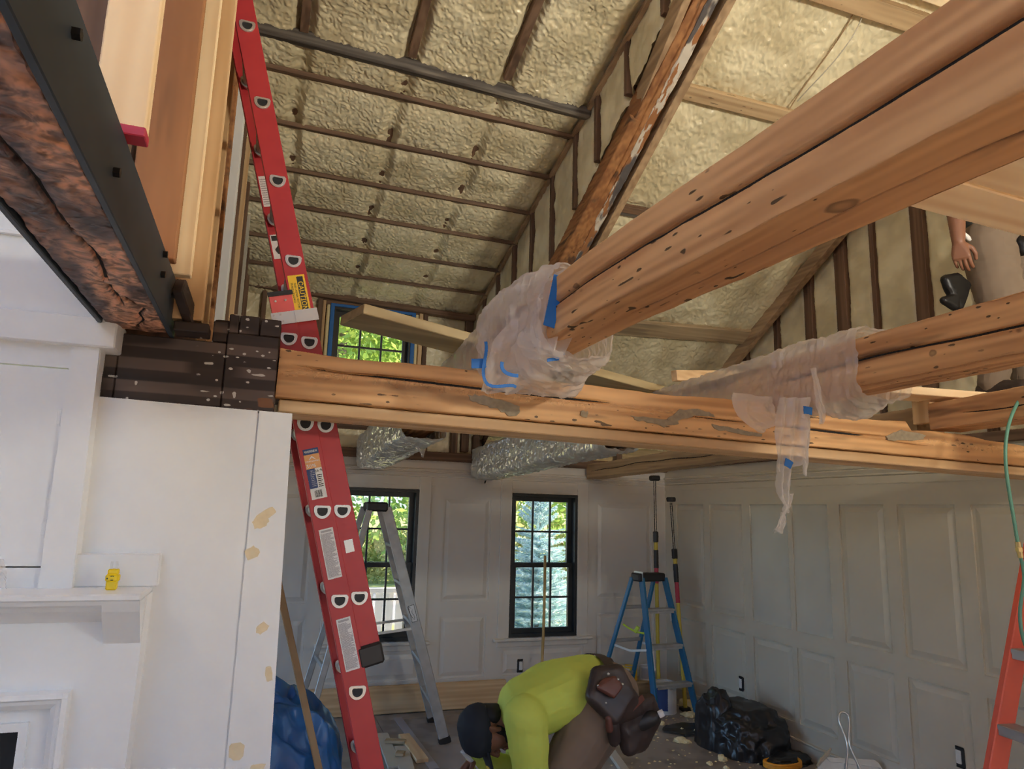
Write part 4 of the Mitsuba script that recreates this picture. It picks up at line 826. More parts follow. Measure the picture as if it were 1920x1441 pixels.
def ribbon(px, w, y, seed=0, dy=0.0):
    """a strip of tape along pixels at depth y (numbers or one per point)"""
    ys = np.broadcast_to(y, (len(px),)); p = smoothpath([aty(a, b, c) for (a, b), c in zip(px, ys)], 16); t = np.gradient(p, axis=0); s = np.cross(t, [0, 1.0, 0]); s /= np.linalg.norm(s, axis=1, keepdims=True)
    V = np.stack([p - s * w / 2, p + s * w / 2], 1); V = np.concatenate([V, V + [0, .0016, 0]], 1).reshape(-1, 3); F = []
    for i in range(15):
        a = i * 4; b = a + 4; F += [[a, a + 1, b + 1], [a, b + 1, b], [a + 2, b + 2, b + 3], [a + 2, b + 3, a + 3], [a, b, b + 2], [a, b + 2, a + 2], [a + 1, a + 3, b + 3], [a + 1, b + 3, b + 1]]
    return trimesh.Trimesh(V, F, process=False)
sh = thing('plastic_sheet', 'crumpled clear plastic with blue tape wrapped round the big tie beam at the girt', 'plastic sheet')
def sag1(t, a): return .045 * np.clip(-np.sin(a), 0, 1) * np.sin(np.pi * np.clip(t * .9 + .1, 0, 1))
add('sheet', sleeve([(.875, 1.90, 2.292), (.868, 2.05, 2.285), (.858, 2.18, 2.262), (.855, 2.312, 2.232)], [.095, .108, .135, .150], [.103, .115, .135, .120], 120, 90, 3, .014, .013, sag1), 'plastic_film', sh, smooth=True)
add('sheet', sleeve([(.872, 2.30, 2.288), (.873, 2.55, 2.28), (.885, 2.9, 2.272), (.89, 3.35, 2.262)], [.125, .115, .102, .098], [.098, .098, .100, .100], 90, 70, 7, .006, .008), 'plastic_thin', sh, smooth=True)
add('flap', drape([(1010, 560), (965, 598), (925, 640), (905, 690), (898, 735)], [(1072, 640), (1080, 662), (1060, 690), (1015, 712), (965, 738)], 2.085, .030, 50, 60, 3, 2), 'plastic_film', sh, smooth=True)
add('flap', drape([(1050, 505), (1012, 552), (1000, 600), (1000, 650)], [(1088, 500), (1088, 560), (1072, 622), (1052, 668)], 1.93, .022, 40, 50, 5, 2), 'plastic_film', sh, smooth=True)
add('flap', drape([(985, 612), (975, 640), (990, 668), (1030, 690)], [(1050, 640), (1058, 655), (1075, 668), (1090, 692)], 1.98, .022, 40, 40, 9, 2), 'plastic_film', sh, smooth=True)
for px, w, y in (([(1049, 517), (1040, 560), (1029, 612)], .036, 1.885), ([(884, 681), (898, 681), (912, 680)], .030, 2.06), ([(911, 640), (908, 680), (907, 705), (912, 718), (935, 724), (968, 725)], .010, 2.05), ([(942, 678), (946, 696), (958, 702), (972, 704)], .011, 2.0), ([(1026, 675), (1040, 673), (1049, 672)], .010, 1.94)):
    add('tape_strip', ribbon(px, w, y), 'blue_tape', sh, label='strip of blue masking tape')
s2 = thing('plastic_sheet', 'torn clear plastic wrapped round the middle tie beam and hanging down in shreds', 'plastic sheet')
def sag2(t, a): return .050 * np.clip(-np.sin(a), 0, 1) * np.exp(-((t - .34) / .2) ** 2)
add('sheet', sleeve([(2.025, 1.86, 2.226), (2.025, 2.1, 2.224), (2.025, 2.31, 2.222)], [.096, .10, .104], [.100, .104, .106], 100, 80, 13, .007, .011, sag2), 'plastic_thin', s2, smooth=True)
add('sheet', sleeve([(2.025, 2.30, 2.222), (2.015, 2.8, 2.212), (1.99, 3.6, 2.19)], [.104, .100, .096], [.103, .101, .099], 90, 110, 15, .005, .010), 'plastic_thin', s2, smooth=True)
Y2 = 1.93
for l, r, f, sd in (([(1462, 745), (1457, 790), (1453, 840), (1455, 885)], [(1520, 745), (1521, 790), (1520, 840), (1512, 868)], 3, 21), ([(1462, 870), (1458, 895), (1461, 925), (1470, 945)], [(1486, 868), (1485, 890), (1483, 925), (1478, 950)], 2, 22),
                    ([(1502, 760), (1504, 800), (1504, 860), (1505, 890)], [(1519, 760), (1520, 800), (1518, 860), (1515, 893)], 1, 23), ([(1520, 690), (1524, 730), (1530, 775), (1536, 792)], [(1531, 690), (1541, 730), (1547, 770), (1542, 795)], 1, 24),
                    ([(1375, 735), (1385, 775), (1405, 800), (1428, 812)], [(1450, 745), (1455, 770), (1460, 785), (1462, 790)], 2, 25), ([(1470, 940), (1468, 955), (1464, 972), (1458, 995)], [(1478, 945), (1475, 960), (1470, 975), (1466, 1000)], 1, 26), ([(1482, 925), (1481, 935), (1478, 945), (1474, 960)], [(1486, 925), (1484, 938), (1481, 948), (1476, 963)], 1, 27)):
    add('shred', drape(l, r, Y2 if sd < 25 or sd > 25 else 2.02, .010, 24, 50, sd, f), 'plastic_film', s2, smooth=True)
SD = np.random.default_rng(31)
strs = [tube(smoothpath([aty(1468 + SD.uniform(-4, 4), 960, Y2), aty(1466 + SD.uniform(-8, 8), 982, Y2 + SD.uniform(-.03, .03)), aty(1464 + SD.uniform(-16, 18), 994 + SD.uniform(-6, 8), Y2 + SD.uniform(-.04, .04))], 8), .0007, 4) for _ in range(14)]
labels[add('frayed_strands', cat(strs), 'plastic_film', s2)] = {'label': 'thin frayed strands of plastic', 'kind': 'stuff'}
for px, w, y in (([(1507, 768), (1515, 769), (1523, 771)], .026, Y2 - .03), ([(1472, 865), (1478, 868), (1485, 873)], .026, Y2 - .03)): add('tape_strip', ribbon(px, w, y), 'blue_tape', s2, label='scrap of blue masking tape')
s3 = thing('plastic_wrap', 'shiny silvery plastic wrapped round the far beam end above the left window', 'plastic sheet')
def b1(y): return np.interp(y, [p[1] for p in B1], [p[0] for p in B1]), np.interp(y, [p[1] for p in B1], [p[2] for p in B1])
def b2(y): return np.interp(y, [p[1] for p in B2], [p[0] for p in B2]), np.interp(y, [p[1] for p in B2], [p[2] for p in B2])
add('sheet', sleeve([(b1(y)[0], y, b1(y)[1] - .004) for y in (4.1, 4.8, 5.6, 6.2)], [.105, .104, .108, .100], [.112, .110, .118, .112], 140, 260, 41, .009, .013), 'plastic_silver', s3, smooth=50)
add('flap', drape([(768, 818), (778, 838), (790, 852)], [(800, 808), (798, 840), (793, 858)], 4.6, .02, 20, 20, 43, 1), 'plastic_film', s3, smooth=True)
s4 = thing('plastic_wrap', 'shiny silvery plastic wrapped round the long far beam end between the two lower windows', 'plastic sheet')
add('sheet', sleeve([(b2(y)[0], y, b2(y)[1] - .002) for y in (3.7, 4.5, 5.3, 6.2)], [.103, .101, .103, .100], [.108, .106, .112, .112], 140, 300, 45, .009, .013), 'plastic_silver', s4, smooth=50)
one('hanging_cord', tube(smoothpath([aty(910, 884, 6.2), aty(911, 895, 6.2), aty(909, 906, 6.2)], 8), [.004] * 5 + [.007, .008, .006], 6), 'black_plastic', 'short black cord hanging below the far silvery wrapped beam', 'cord')
t = thing('plastic_scrap', 'scrap of clear plastic caught under the weathered beam behind the girt', 'plastic sheet'); YS = atx(1358, 845, 3.05)[1]; add('film', drape([(1351, 834), (1352, 858)], [(1368, 836), (1366, 864)], YS, .012, 10, 10, 47, 1), 'plastic_film', t, smooth=True); add('tape_strip', ribbon([(1368, 860), (1380, 859), (1392, 858)], .012, YS), 'blue_tape', t)

# ================================================================ POLES, CABLES, SMALL THINGS
def pole(label, base, top, segs, grp='telescoping support poles in the corner', pad=True):
    t = thing('support_pole', label, 'pole'); b, a = np.asarray(base, float), np.asarray(top, float)
    for nm, f0, f1, r, m in segs: add(nm, tube([b + (a - b) * f0, b + (a - b) * f1], r, 12), m, t, smooth=40)
    o = np.cross((a - b) / np.linalg.norm(a - b), [0, 1, 0]) * .009
    for s in (-1, 1): add('thin_rod', tube([b + (a - b) * .74 + o * s, a + o * s], .0035, 6), 'bolt_black', t, smooth=True)
    add('clamp', bar(b + (a - b) * .715, b + (a - b) * .765, .045, .04, b=.006), 'black_plastic', t); add('foot_pad', bar(b, b + [0, 0, .03], .09, .09, b=.01), 'black_plastic', t)
    return t, a
t, a = pole('upright telescoping support pole under the beam end in the corner', (3.56, 5.93, 0), (3.545, 5.95, 2.00), [('lower_tube', .01, .60, .017, 'yellow_pole'), ('red_tube', .53, .60, .0195, 'red_sleeve'), ('grip', .60, .68, .022, 'black_plastic'), ('tube', .68, .72, .018, 'yellow_pole')])
add('head_pad', bar(a, a + [0, 0, .05], .085, .085, b=.012), 'black_plastic', t)
t, a = pole('leaning telescoping support pole, shorter of the pair in the corner', (3.70, 5.72, 0), (3.69, 5.90, 1.80), [('lower_tube', .01, .60, .017, 'yellow_pole'), ('red_tube', .50, .60, .0195, 'red_sleeve'), ('grip', .60, .69, .022, 'black_plastic'), ('tube', .69, .72, .018, 'yellow_pole')])
add('head_pad', lathe([(0, -.02), (.04, -.02), (.045, 0), (.04, .02), (0, .02)], 14, a + [0, 0, .03]), 'black_plastic', t, smooth=40)
br = thing('broom', 'broom with bamboo-coloured handle leaning against the right window', 'broom'); b0, b1_ = np.array([2.43, 5.97, .26]), np.array([2.545, 6.215, 1.285])
add('handle', tube(smoothpath([b0, (b0 + b1_) / 2 + [.008, 0, 0], b1_], 12), .0125, 10), 'bamboo', br, smooth=True); add('ferrule', tube([b0 - (b1_ - b0) * .08, b0 + (b1_ - b0) * .01], .018, 10), 'black_plastic', br)
hb = add('head', bar(b0 - (b1_ - b0) * .10 - [.16, 0, 0], b0 - (b1_ - b0) * .10 + [.16, 0, 0], .06, .04, b=.008), 'black_plastic', br)
labels[add('bristles', cat([bar((b0 - (b1_ - b0) * .12) + [x, y, 0], (b0 - (b1_ - b0) * .12) * [1, 1, 0] + [x, y + .01, .002], .012, .012) for x in np.linspace(-.15, .15, 14) for y in (-.02, 0, .02)]), 'black_plastic', br)] = {'kind': 'stuff'}
one('trim_strip', bar((.515, 2.93, 0), (.03, 2.86, 1.64), .012, .026), 'cardboard', 'thin pinkish wooden strip leaning beside the white wall board', 'wood strip')
def rf(px, py, off):
    d = ray(px, py); n = np.array([0, .57, 1.0]); n /= np.linalg.norm(n); o = np.array([0, D, 2.365]) - n * off; t = ((o - CAM) @ n) / (d @ n); return CAM + d * t
one('cable', tube(smoothpath([rf(1618, 25, .03), rf(1606, 55, .10), rf(1572, 105, .14), rf(1530, 152, .14), rf(1495, 190, .10)], 40), .0035, 6), 'cable_white', 'white cable drooping below the foam at top right', 'cable')
one('cable', tube(smoothpath([rf(1600, 25, .012), rf(1560, 90, .012), rf(1520, 145, .012), rf(1480, 205, .012)], 30), .004, 6), 'cardboard', 'brown cable lying flat on the foam at top right', 'cable')
hs = thing('air_hose', 'green air hose hanging at the right edge with a brass coupling', 'hose')
hp = [aty(1935, 715, 2.0), aty(1914, 745, 2.0), aty(1893, 790, 2.0), aty(1885, 850, 2.0), aty(1892, 920, 2.0), aty(1903, 985, 2.0), aty(1913, 1040, 2.0), aty(1920, 1075, 2.0), aty(1914, 1130, 2.0), aty(1915, 1180, 2.0), aty(1940, 1240, 2.0)]
add('hose', tube(smoothpath(hp, 90), .0065, 10), 'green_hose', hs, smooth=True); a, b = aty(1908, 1015, 2.0), aty(1914, 1045, 2.0); add('coupling', cat([tube([a, b], .010, 10), tube([a + (b - a) * .35, a + (b - a) * .6], .0135, 6)]), 'brass', hs)
def outlet(label, put, a, z, w=.055, h=.10):
    t = thing('outlet_box', label, 'outlet')
    add('box', put(cbox(a - w / 2, a + w / 2, -.004, .03, z - h / 2, z + h / 2, .003)), 'hole_dark', t); add('device', put(cbox(a - w * .18, a + w * .42, -.009, 0, z - h * .36, z + h * .36, .004)), 'label_white', t)
    for s in (-1, 1): add('ear', put(cbox(a - w * .5, a + w * .45, -.006, 0, z + s * h * .52 - .004, z + s * h * .52 + .004, .001)), 'bolt_black', t)
pb_ = lambda m: (m.apply_translation([0, D, 0]), m)[1]
def pr_(m): v = m.vertices.copy(); return fixn(trimesh.Trimesh(np.stack([WX + v[:, 1], v[:, 0], v[:, 2]], 1), m.faces, process=False))
outlet('open outlet box in the back wall under the right window', pb_, 2.35, .32); outlet('open outlet box in the right wall near the corner', pr_, 5.145, .345); outlet('open outlet box in the right wall at the picture bottom right', pr_, 3.20, .385)
pg = thing('plug_adapter', 'yellow plug adapter standing on the white mantel', 'plug'); c = np.array([-.342, 2.19, 1.446])
add('body', cat([cbox(c[0] - .0135, c[0] + .0125, c[1] - .013, c[1] + .013, c[2], c[2] + .024, .003), cbox(c[0] - .0165, c[0] + .0165, c[1] - .014, c[1] + .014, c[2] + .020, c[2] + .042, .005), cbox(c[0] - .0125, c[0] + .0135, c[1] - .012, c[1] + .012, c[2] + .040, c[2] + .054, .003)]), 'yellow_plug', pg)
for dx in (-.006, .006): add('prong', cbox(c[0] + dx - .003, c[0] + dx + .003, c[1] - .001, c[1] + .001, c[2] + .052, c[2] + .073, .0004), 'alu', pg)
for q in ((0, .036, .008, .0022), (0, .026, .006, .0022), (-.011, .030, .0035, .0035)): add('slot', cbox(c[0] + q[0] - q[2] / 2, c[0] + q[0] + q[2] / 2, c[1] - .0146, c[1] - .012, c[2] + q[1] - q[3] / 2, c[2] + q[1] + q[3] / 2, .0004), 'ink', pg)
one('clear_bag', drape([(-14, 1042), (-12, 1070), (-14, 1100)], [(6, 1048), (10, 1078), (14, 1104)], 2.18, .014, 20, 24, 51, 1), 'plastic_film', 'small crumpled clear bag on the mantel at the left edge', 'bag', smooth=True)

# ================================================================ ON THE FLOOR
def lump(c, r, seed, sub=5, amp=.25, crease=.08, flat_=True, sq=1.0):
    m = trimesh.creation.icosphere(subdivisions=sub); v = m.vertices
    k = 1 + amp * (meshkit.fbm(v * 1.6 + seed, 3, seed) - .5) * 2 + crease * (1 - np.abs(2 * meshkit.fbm(v * 3.2 + seed * 1.3, 3, seed + 1) - 1)) - crease * .5
    v = np.sign(v) * np.abs(v) ** sq * k[:, None] * np.asarray(r)
    if flat_: v[:, 2] = np.where(v[:, 2] < 0, v[:, 2] * .08, v[:, 2])
    v = v + np.asarray(c); v[:, 2] = np.maximum(v[:, 2], .001) if flat_ else v[:, 2]; return trimesh.Trimesh(v, m.faces, process=False)
tp = thing('tarp_bundle', 'bright blue tarp bundle on the floor beside the white wall board', 'tarp'); add('tarp', lump((.08, 3.16, .0), (.36, .30, .93), 5, 6, .16, .14, sq=.75), 'blue_tarp', tp, smooth=True)
bg = thing('rubbish_bag', 'black rubbish bag slumped against the right wall', 'bag'); add('bag', cat([lump((3.57, 4.72, 0), (.26, .30, .31), 9, 5, .2, .16, sq=.75)]), 'black_bag', bg, smooth=45)
add('bag_mouth', lump((3.40, 4.84, 0), (.13, .16, .36), 12, 4, .25, .2, sq=.8), 'black_bag', bg, smooth=45); add('bag_tail', lump((3.64, 4.40, 0), (.20, .12, .07), 14, 4, .3, .25), 'black_bag', bg, smooth=45)
one('black_sheet', grid(lambda u, v: np.stack([3.22 + .50 * u + .05 * np.sin(7 * v), 5.02 + .30 * v + .05 * np.sin(6 * u), .006 + .02 * meshkit.fbm(np.stack([u * 5, v * 5, 0 * u], -1), 3, 3)], -1), 40, 30), 'black_bag', 'flat black plastic sheet with foam crumbs on the floor', 'plastic sheet', smooth=True)
cd = thing('power_cord', 'yellow-orange cord coiled in front of the black bag at the bottom edge', 'cord'); a = np.linspace(0, 2 * np.pi * 3.2, 140)
add('cord', tube(np.stack([3.55 + (.13 + .008 * np.sin(3 * a)) * np.cos(a), 4.30 + (.09 + .01 * np.cos(2 * a)) * np.sin(a), .014 + .011 * a / 6.28], 1), .011, 8), 'cord_orange', cd, smooth=True)
def can(name, label, x, y, z, r, h, body, lab=None, lid='alu'):
    t = thing(name, label, 'paint can'); add('body', lathe([(0, 0), (r, 0), (r, .006), (r * .985, .010), (r * .985, h - .012), (r * 1.02, h - .008), (r * 1.02, h), (r * .90, h), (r * .88, h - .008), (0, h - .008)], 28, (x, y, z)), body, t, smooth=35)
    add('rim', lathe([(r * .80, h), (r * .80, h + .004), (r * .98, h + .004), (r * .98, h)], 28, (x, y, z)), lid, t, smooth=35)
    if lab:
        a = np.linspace(math.radians(lab[1]), math.radians(lab[2]), 14); V = np.vstack([np.stack([x + r * 1.0 * np.cos(a), y + r * 1.0 * np.sin(a), 0 * a + z + h * q], 1) for q in (.12, .88)]); i = np.arange(13)
        add('label', trimesh.Trimesh(V, np.vstack([np.stack([i, i + 1, i + 15], 1), np.stack([i, i + 15, i + 14], 1)]), process=False), lab[0], t, smooth=True)
    return t
can('paint_can', 'large white paint can with a dark label under the blue stepladder', 3.50, 5.74, 0, .105, .245, 'label_white', ('label_navy', 175, 255))
can('paint_can', 'white paint bucket standing behind the left foot of the blue stepladder', 3.14, 5.80, 0, .10, .24, 'label_white')
can('paint_can', 'white paint can with a label on the low crate behind the blue stepladder', 3.53, 6.10, .19, .068, .12, 'label_white', ('label_grey', 200, 290))
can('paint_can', 'yellowish paint can on the low crate behind the blue stepladder', 3.37, 6.12, .19, .068, .12, 'label_yellow', ('label_white', 200, 240))
one('low_crate', cbox(3.24, 3.66, 6.0, 6.23, 0, .19, .01), 'grey_pine_x', 'low wooden crate holding two cans against the back wall', 'crate')
one('folded_cloth', lump((3.02, 5.86, 0), (.20, .12, .30), 17, 5, .3, .25, sq=.7), 'label_grey', 'heap of grey drop cloths left of the blue stepladder', 'cloth', smooth=45)
FS = np.random.default_rng(41); tpl = [lump((0, 0, 0), (.05, .035, .03), 60 + k, 2, .6, .4) for k in range(5)]
def scrap(x, y, s, lbl='crumbled piece of cream foam lying on the floor', grp='cream foam scraps on the floor', z=0):
    m = tpl[int(FS.integers(5))].copy(); m.vertices = m.vertices * s @ trimesh.transformations.rotation_matrix(FS.uniform(0, 6.28), [0, 0, 1])[:3, :3].T + [x, y, z]; one('foam_scrap_piece', m, 'foam_scrap', lbl, 'foam', grp)
for px, py, s in ((1305, 1330, 1.7), (1316, 1322, 1.9), (1330, 1335, 1.6), (1340, 1340, 1.5), (1296, 1342, 1.2), (1285, 1340, .8), (1322, 1350, 1.0), (1237, 1357, .7), (1278, 1369, .6), (1308, 1372, .9), (1275, 1390, .9), (1288, 1392, .7), (1355, 1424, .8), (1346, 1395, .4), (1330, 1432, .5), (1362, 1440, .5), (1292, 1322, 1.2), (1345, 1322, 1.3)):
    p = atz(px, py, 0); scrap(min(p[0], 3.80), min(p[1], 6.1), s)
c = np.stack([FS.uniform(2.4, 3.8, 260), FS.uniform(4.2, 6.0, 260)], 1)
st = [(lambda m: m)(trimesh.Trimesh(tpl[i % 5].vertices * FS.uniform(.06, .2) + [x, y, 0], tpl[i % 5].faces, process=False)) for i, (x, y) in enumerate(c)]
tag(add('foam_crumbs', cat(st), 'foam_scrap'), 'tiny foam crumbs scattered over the subfloor', 'crumbs', None, 'stuff')
def offcut(label, p0, p1, w, th, m, z=0.0):
    a, b = atz(*p0, 0), atz(*p1, 0); a[2] = b[2] = z + th / 2; one('wood_offcut', bar(a, b, w, th), m, label, 'board')
offcut('long pale trim board on the floor right of the red ladder foot', (716, 1378), (740, 1441), .09, .018, 'grey_primer'); offcut('pale offcut board crossing under the others beside the red ladder', (752, 1402), (766, 1460), .10, .018, 'grey_primer')
offcut('yellowish pine offcut on the floor beside the aluminium ladder', (757, 1382), (792, 1430), .085, .028, 'pine_y'); offcut('short grey offcut lying across the scrap pile', (722, 1396), (760, 1398), .06, .02, 'grey_pine_x', .02)
offcut('narrow batten lying on the floor right of the kneeling worker', (1137, 1400), (1172, 1450), .06, .03, 'grey_primer'); offcut('small square offcut among the floor scraps', (742, 1420), (758, 1421), .07, .02, 'grey_pine_x', .02)
offcut('pale flat strip on the floor left of the worker in the lime shirt', (745, 1345), (815, 1441), .07, .004, 'label_grey')
# dustpan against the right wall
dp = thing('dustpan', 'metal dustpan with a wire loop handle propped against the right wall', 'dustpan'); o = np.array([3.64, 3.76, 0]); ux = np.array([.91, -.40, 0]); uz = np.array([.14, .33, .93]); un = np.cross(ux, uz)
def dpm(m): v = m.vertices; return fixn(trimesh.Trimesh(o + 1.22 * (v[:, :1] * ux + v[:, 1:2] * uz + v[:, 2:3] * un), m.faces, process=False))
add('pan', dpm(extrude(Polygon([(-.20, .0), (.16, .0), (.150, .15), (.13, .175), (-.10, .175), (-.165, .14)]), 0, .004)), 'galvanised', dp)
add('hood', dpm(extrude(Polygon([(-.12, .175), (.14, .165), (.165, .12), (.14, .14), (-.10, .155)]), -.05, .012)), 'galvanised', dp)
for k in range(5): add('rib', dpm(trimesh.creation.cylinder(.007, .05, sections=8).apply_transform(trimesh.transformations.rotation_matrix(math.radians(90), [1, 0, 0])).apply_transform(trimesh.transformations.rotation_matrix(math.radians(-35), [0, 0, 1])).apply_translation([-.155 + k * .014, .15 + k * .012, .008])), 'bright_steel', dp)
hp = [(-.03, .09, .012), (-.012, .18, .012), (.0, .24, .012), (-.015, .32, .012), (-.02, .36, .012), (.0, .395, .012), (.028, .385, .012), (.032, .35, .012), (.012, .25, .012), (.03, .17, .012), (.045, .07, .012)]
add('wire_handle', dpm(tube(smoothpath(hp, 60), .006, 8)), 'bright_steel', dp, smooth=True)
# ================================================================ WORK LIGHT on a tall tripod in the front room, outside the picture
def work_light(label, LP, LT, rad, s=1.0):
    wk = thing('work_light', label, 'lamp'); LP, LT = np.asarray(LP, float), np.asarray(LT, float)
    ld = (LT - LP) / np.linalg.norm(LT - LP); lu = np.cross(ld, [0, 0, 1.0]); lu /= np.linalg.norm(lu); lv = np.cross(lu, ld)
    def lb(a0, a1, b0, b1, c0, c1, b=.006): m = cbox(a0, a1, b0, b1, c0, c1, b); v = m.vertices * s; m.vertices = LP + v[:, :1] * lu + v[:, 1:2] * lv + v[:, 2:3] * ld; return fixn(m)
    add('housing', lb(-.20, .20, -.15, .15, -.07, -.004), 'black_plastic', wk)
    for a0, a1, b0, b1 in ((-.20, .20, .14, .15), (-.20, .20, -.15, -.14), (-.20, -.19, -.15, .15), (.19, .20, -.15, .15)): add('rim', lb(a0, a1, b0, b1, -.01, .05, .002), 'black_plastic', wk)
    q = np.array([LP + s * (x * lu + y * lv) for x, y in ((-.185, -.135), (.185, -.135), (.185, .135), (-.185, .135))]); m = trimesh.Trimesh(q, [[0, 1, 2], [0, 2, 3]], process=False)
    if m.face_normals[0] @ ld < 0: m = trimesh.Trimesh(q, [[0, 2, 1], [0, 3, 2]], process=False)
    scene[wk + '__lens'] = mikit.ply(m, 'label_white', emitter={'type': 'area', 'radiance': {'type': 'rgb', 'value': rad}})
    return wk, LP, ld
wk, LP, ld = work_light('tripod work light standing in the front room out of the picture', (2.6, -.6, 2.5), (.9, 4.6, 4.2), LAMP)
for q_ in (((-.20, .20), 0), ): add('barn_door', (lambda m: m)(bar(LP - np.cross(np.cross(ld, [0, 0, 1.0]), ld) / np.linalg.norm(np.cross(ld, [0, 0, 1.0])) * .15, LP + ld * .34 - np.array([0, 0, .16]), .5, .004, side=(0, 0, 1), b=.001)), 'black_plastic', wk)
add('mast', tube([LP - ld * .05 - [0, 0, .12], [2.6, -.62, .55]], .014, 10), 'alu_dull', wk)
for k in range(3): a = k * 2.094 + .4; add('leg', tube([[2.6, -.62, .75], [2.6 + .42 * math.cos(a), -.62 + .42 * math.sin(a), .01]], .010, 8), 'alu_dull', wk)
# ================================================================ PEOPLE
def smooth_mesh(man, edge, iters):
    t = tm(man.refine_to_length(edge)); t = trimesh.Trimesh(t.vertices, t.faces, process=True); trimesh.smoothing.filter_taubin(t, lamb=.5, nu=.52, iterations=iters); return t
def nrmz(v): v = np.asarray(v, float); return v / np.linalg.norm(v)
def head_parts(c, up, fwd, s=1.0):
    """skull with face; local axes: right, up, forward. Returns (bones, place)"""
    up = nrmz(up); fwd = np.asarray(fwd, float); fwd = nrmz(fwd - up * (fwd @ up)); rt = np.cross(fwd, up); c = np.asarray(c, float)
    W_ = lambda x, y, z: c + s * (x * rt + y * up + z * fwd)
    B = [[(W_(0, .035, -.012), .086), (W_(0, .03, .022), .078)], [(W_(-.035, -.02, .035), .045), (W_(.035, -.02, .035), .045), (W_(0, .02, .02), .075), (W_(0, -.085, .055), .027)],
         [(W_(-.022, -.082, .052), .022), (W_(.022, -.082, .052), .022), (W_(0, -.088, .064), .018)],
         [(W_(0, .018, .088), .009), (W_(0, -.022, .108), .0125)], [(W_(-.012, -.026, .094), .009), (W_(.012, -.026, .094), .009)],
         [(W_(-.035, .028, .076), .014), (W_(.035, .028, .076), .014)], [(W_(-.020, -.054, .088), .008), (W_(.020, -.054, .088), .008)], [(W_(-.016, -.065, .086), .0085), (W_(.016, -.065, .086), .0085)],
         [(W_(-.082, .012, -.008), .012), (W_(-.086, -.02, -.004), .009), (W_(-.092, .018, -.016), .008)], [(W_(.082, .012, -.008), .012), (W_(.086, -.02, -.004), .009), (W_(.092, .018, -.016), .008)],
         [(W_(0, -.02, -.02), .062), (W_(0, -.13, -.028), .058)]]
    return [[(p, r * s) for p, r in b] for b in B], W_
def hand_bones(wrist, d, side, palm, s=1.0, curl=.5, spread=.1):
    """wrist point, d = direction of the fingers, side = towards the thumb, palm = the way the palm faces"""
    d = nrmz(d); side = np.asarray(side, float); side = nrmz(side - d * (side @ d)); palm = nrmz(np.cross(d, side)) * np.sign(np.cross(d, side) @ np.asarray(palm, float) + 1e-9); w = np.asarray(wrist, float)
    Q = lambda a, b, c: w + s * (a * d + b * side + c * palm)
    B = [[(Q(0, .0, 0), .024), (Q(.045, .022, 0), .016), (Q(.045, -.024, 0), .015), (Q(.085, .028, 0), .0125), (Q(.082, -.030, 0), .0115)]]
    for k, (b, L) in enumerate(((.030, .078), (.010, .086), (-.011, .080), (-.031, .062))):
        p = np.array([.085 - .004 * abs(k - 1), b, 0.0]); ang = curl * .55; r = .0098 - .0006 * k; prev = p
        for j, f in enumerate((.45, .32, .23)):
            nx = prev + np.array([math.cos(ang) * L * f, (b * spread) * f, math.sin(ang) * L * f]); B.append([(Q(*prev), r), (Q(*nx), r * .93)]); prev = nx; r *= .93; ang += curl * (.75 if j == 0 else .6)
    t0, t1, t2, t3 = np.array([.018, .018, .006]), np.array([.045, .046, .020]), np.array([.072, .054, .034]), np.array([.094, .050, .046])
    for a, b, r in ((t0, t1, .0125), (t1, t2, .0105), (t2, t3, .0092)): B.append([(Q(*a), r), (Q(*b), r * .93)])
    return [[(p, r * s) for p, r in b] for b in B]
def union(bones, seg=14): return m3.Manifold.batch_boolean([hull_of(b, seg) for b in bones], m3.OpType.Add)
def inflate(bones, k): return [[(p, r + k) for p, r in b] for b in bones]
def folds(m, amp, f, seed):
    n = trimesh.Trimesh(m.vertices, m.faces, process=False).vertex_normals; v = np.array(m.vertices); h = 1 - np.abs(2 * meshkit.fbm(v * np.asarray(f) + seed, 3, seed) - 1)
    m.vertices = v + n * (amp * (h - .6))[:, None]; return m
# ---- worker bending over in the back room
Pp = lambda px, py, y: aty(px, py, y)
w1 = thing('person', 'worker in a lime shirt and dark cap bending down, with a tool belt', 'person')
hip, hipN, hipF = Pp(1140, 1300, 3.15), Pp(1128, 1312, 3.03), Pp(1150, 1312, 3.27)
waist, mid, chest = Pp(1098, 1290, 3.15), Pp(1050, 1296, 3.15), Pp(990, 1322, 3.15)
shN, shF = Pp(985, 1345, 2.97), Pp(985, 1335, 3.34)
neck = Pp(952, 1345, 3.16); headc = Pp(917, 1364, 3.16)
elN, wrN = Pp(1003, 1470, 2.93), None
elN = shN + [.035, -.02, -.28]; wrN = elN + [-.10, .0, -.24]; elF = shF + [-.02, .02, -.27]; wrF = Pp(893, 1418, 3.30)
kneeN, kneeF = np.array([hipN[0] - .26, 3.02, .47]), np.array([hipF[0] - .20, 3.30, .46])
ankN, ankF = np.array([hipN[0] + .06, 3.04, .09]), np.array([hipF[0] + .12, 3.28, .09])
torso = [[(hip, .125), (hipN, .10), (hipF, .10), (waist, .125)], [(waist, .13), (waist + [0, -.06, 0], .105), (waist + [0, .06, 0], .105), (mid, .125), (mid + [0, -.07, 0], .11), (mid + [0, .07, 0], .11)],
         [(mid, .125), (mid + [0, -.07, 0], .11), (mid + [0, .07, 0], .11), (chest, .12), (shN + [.03, .06, .01], .085), (shF + [.03, -.06, .01], .085)], [(chest, .10), (neck + [.03, 0, 0], .065)]]
armN, armF = [[(shN, .078), (elN, .052)], [(elN, .052), (wrN, .032)]], [[(shF, .075), (elF, .050)], [(elF, .050), (wrF, .031)]]
legs = [[(hipN, .108), (kneeN, .075)], [(kneeN, .072), (ankN, .045)], [(hipF, .108), (kneeF, .075)], [(kneeF, .072), (ankF, .045)]]
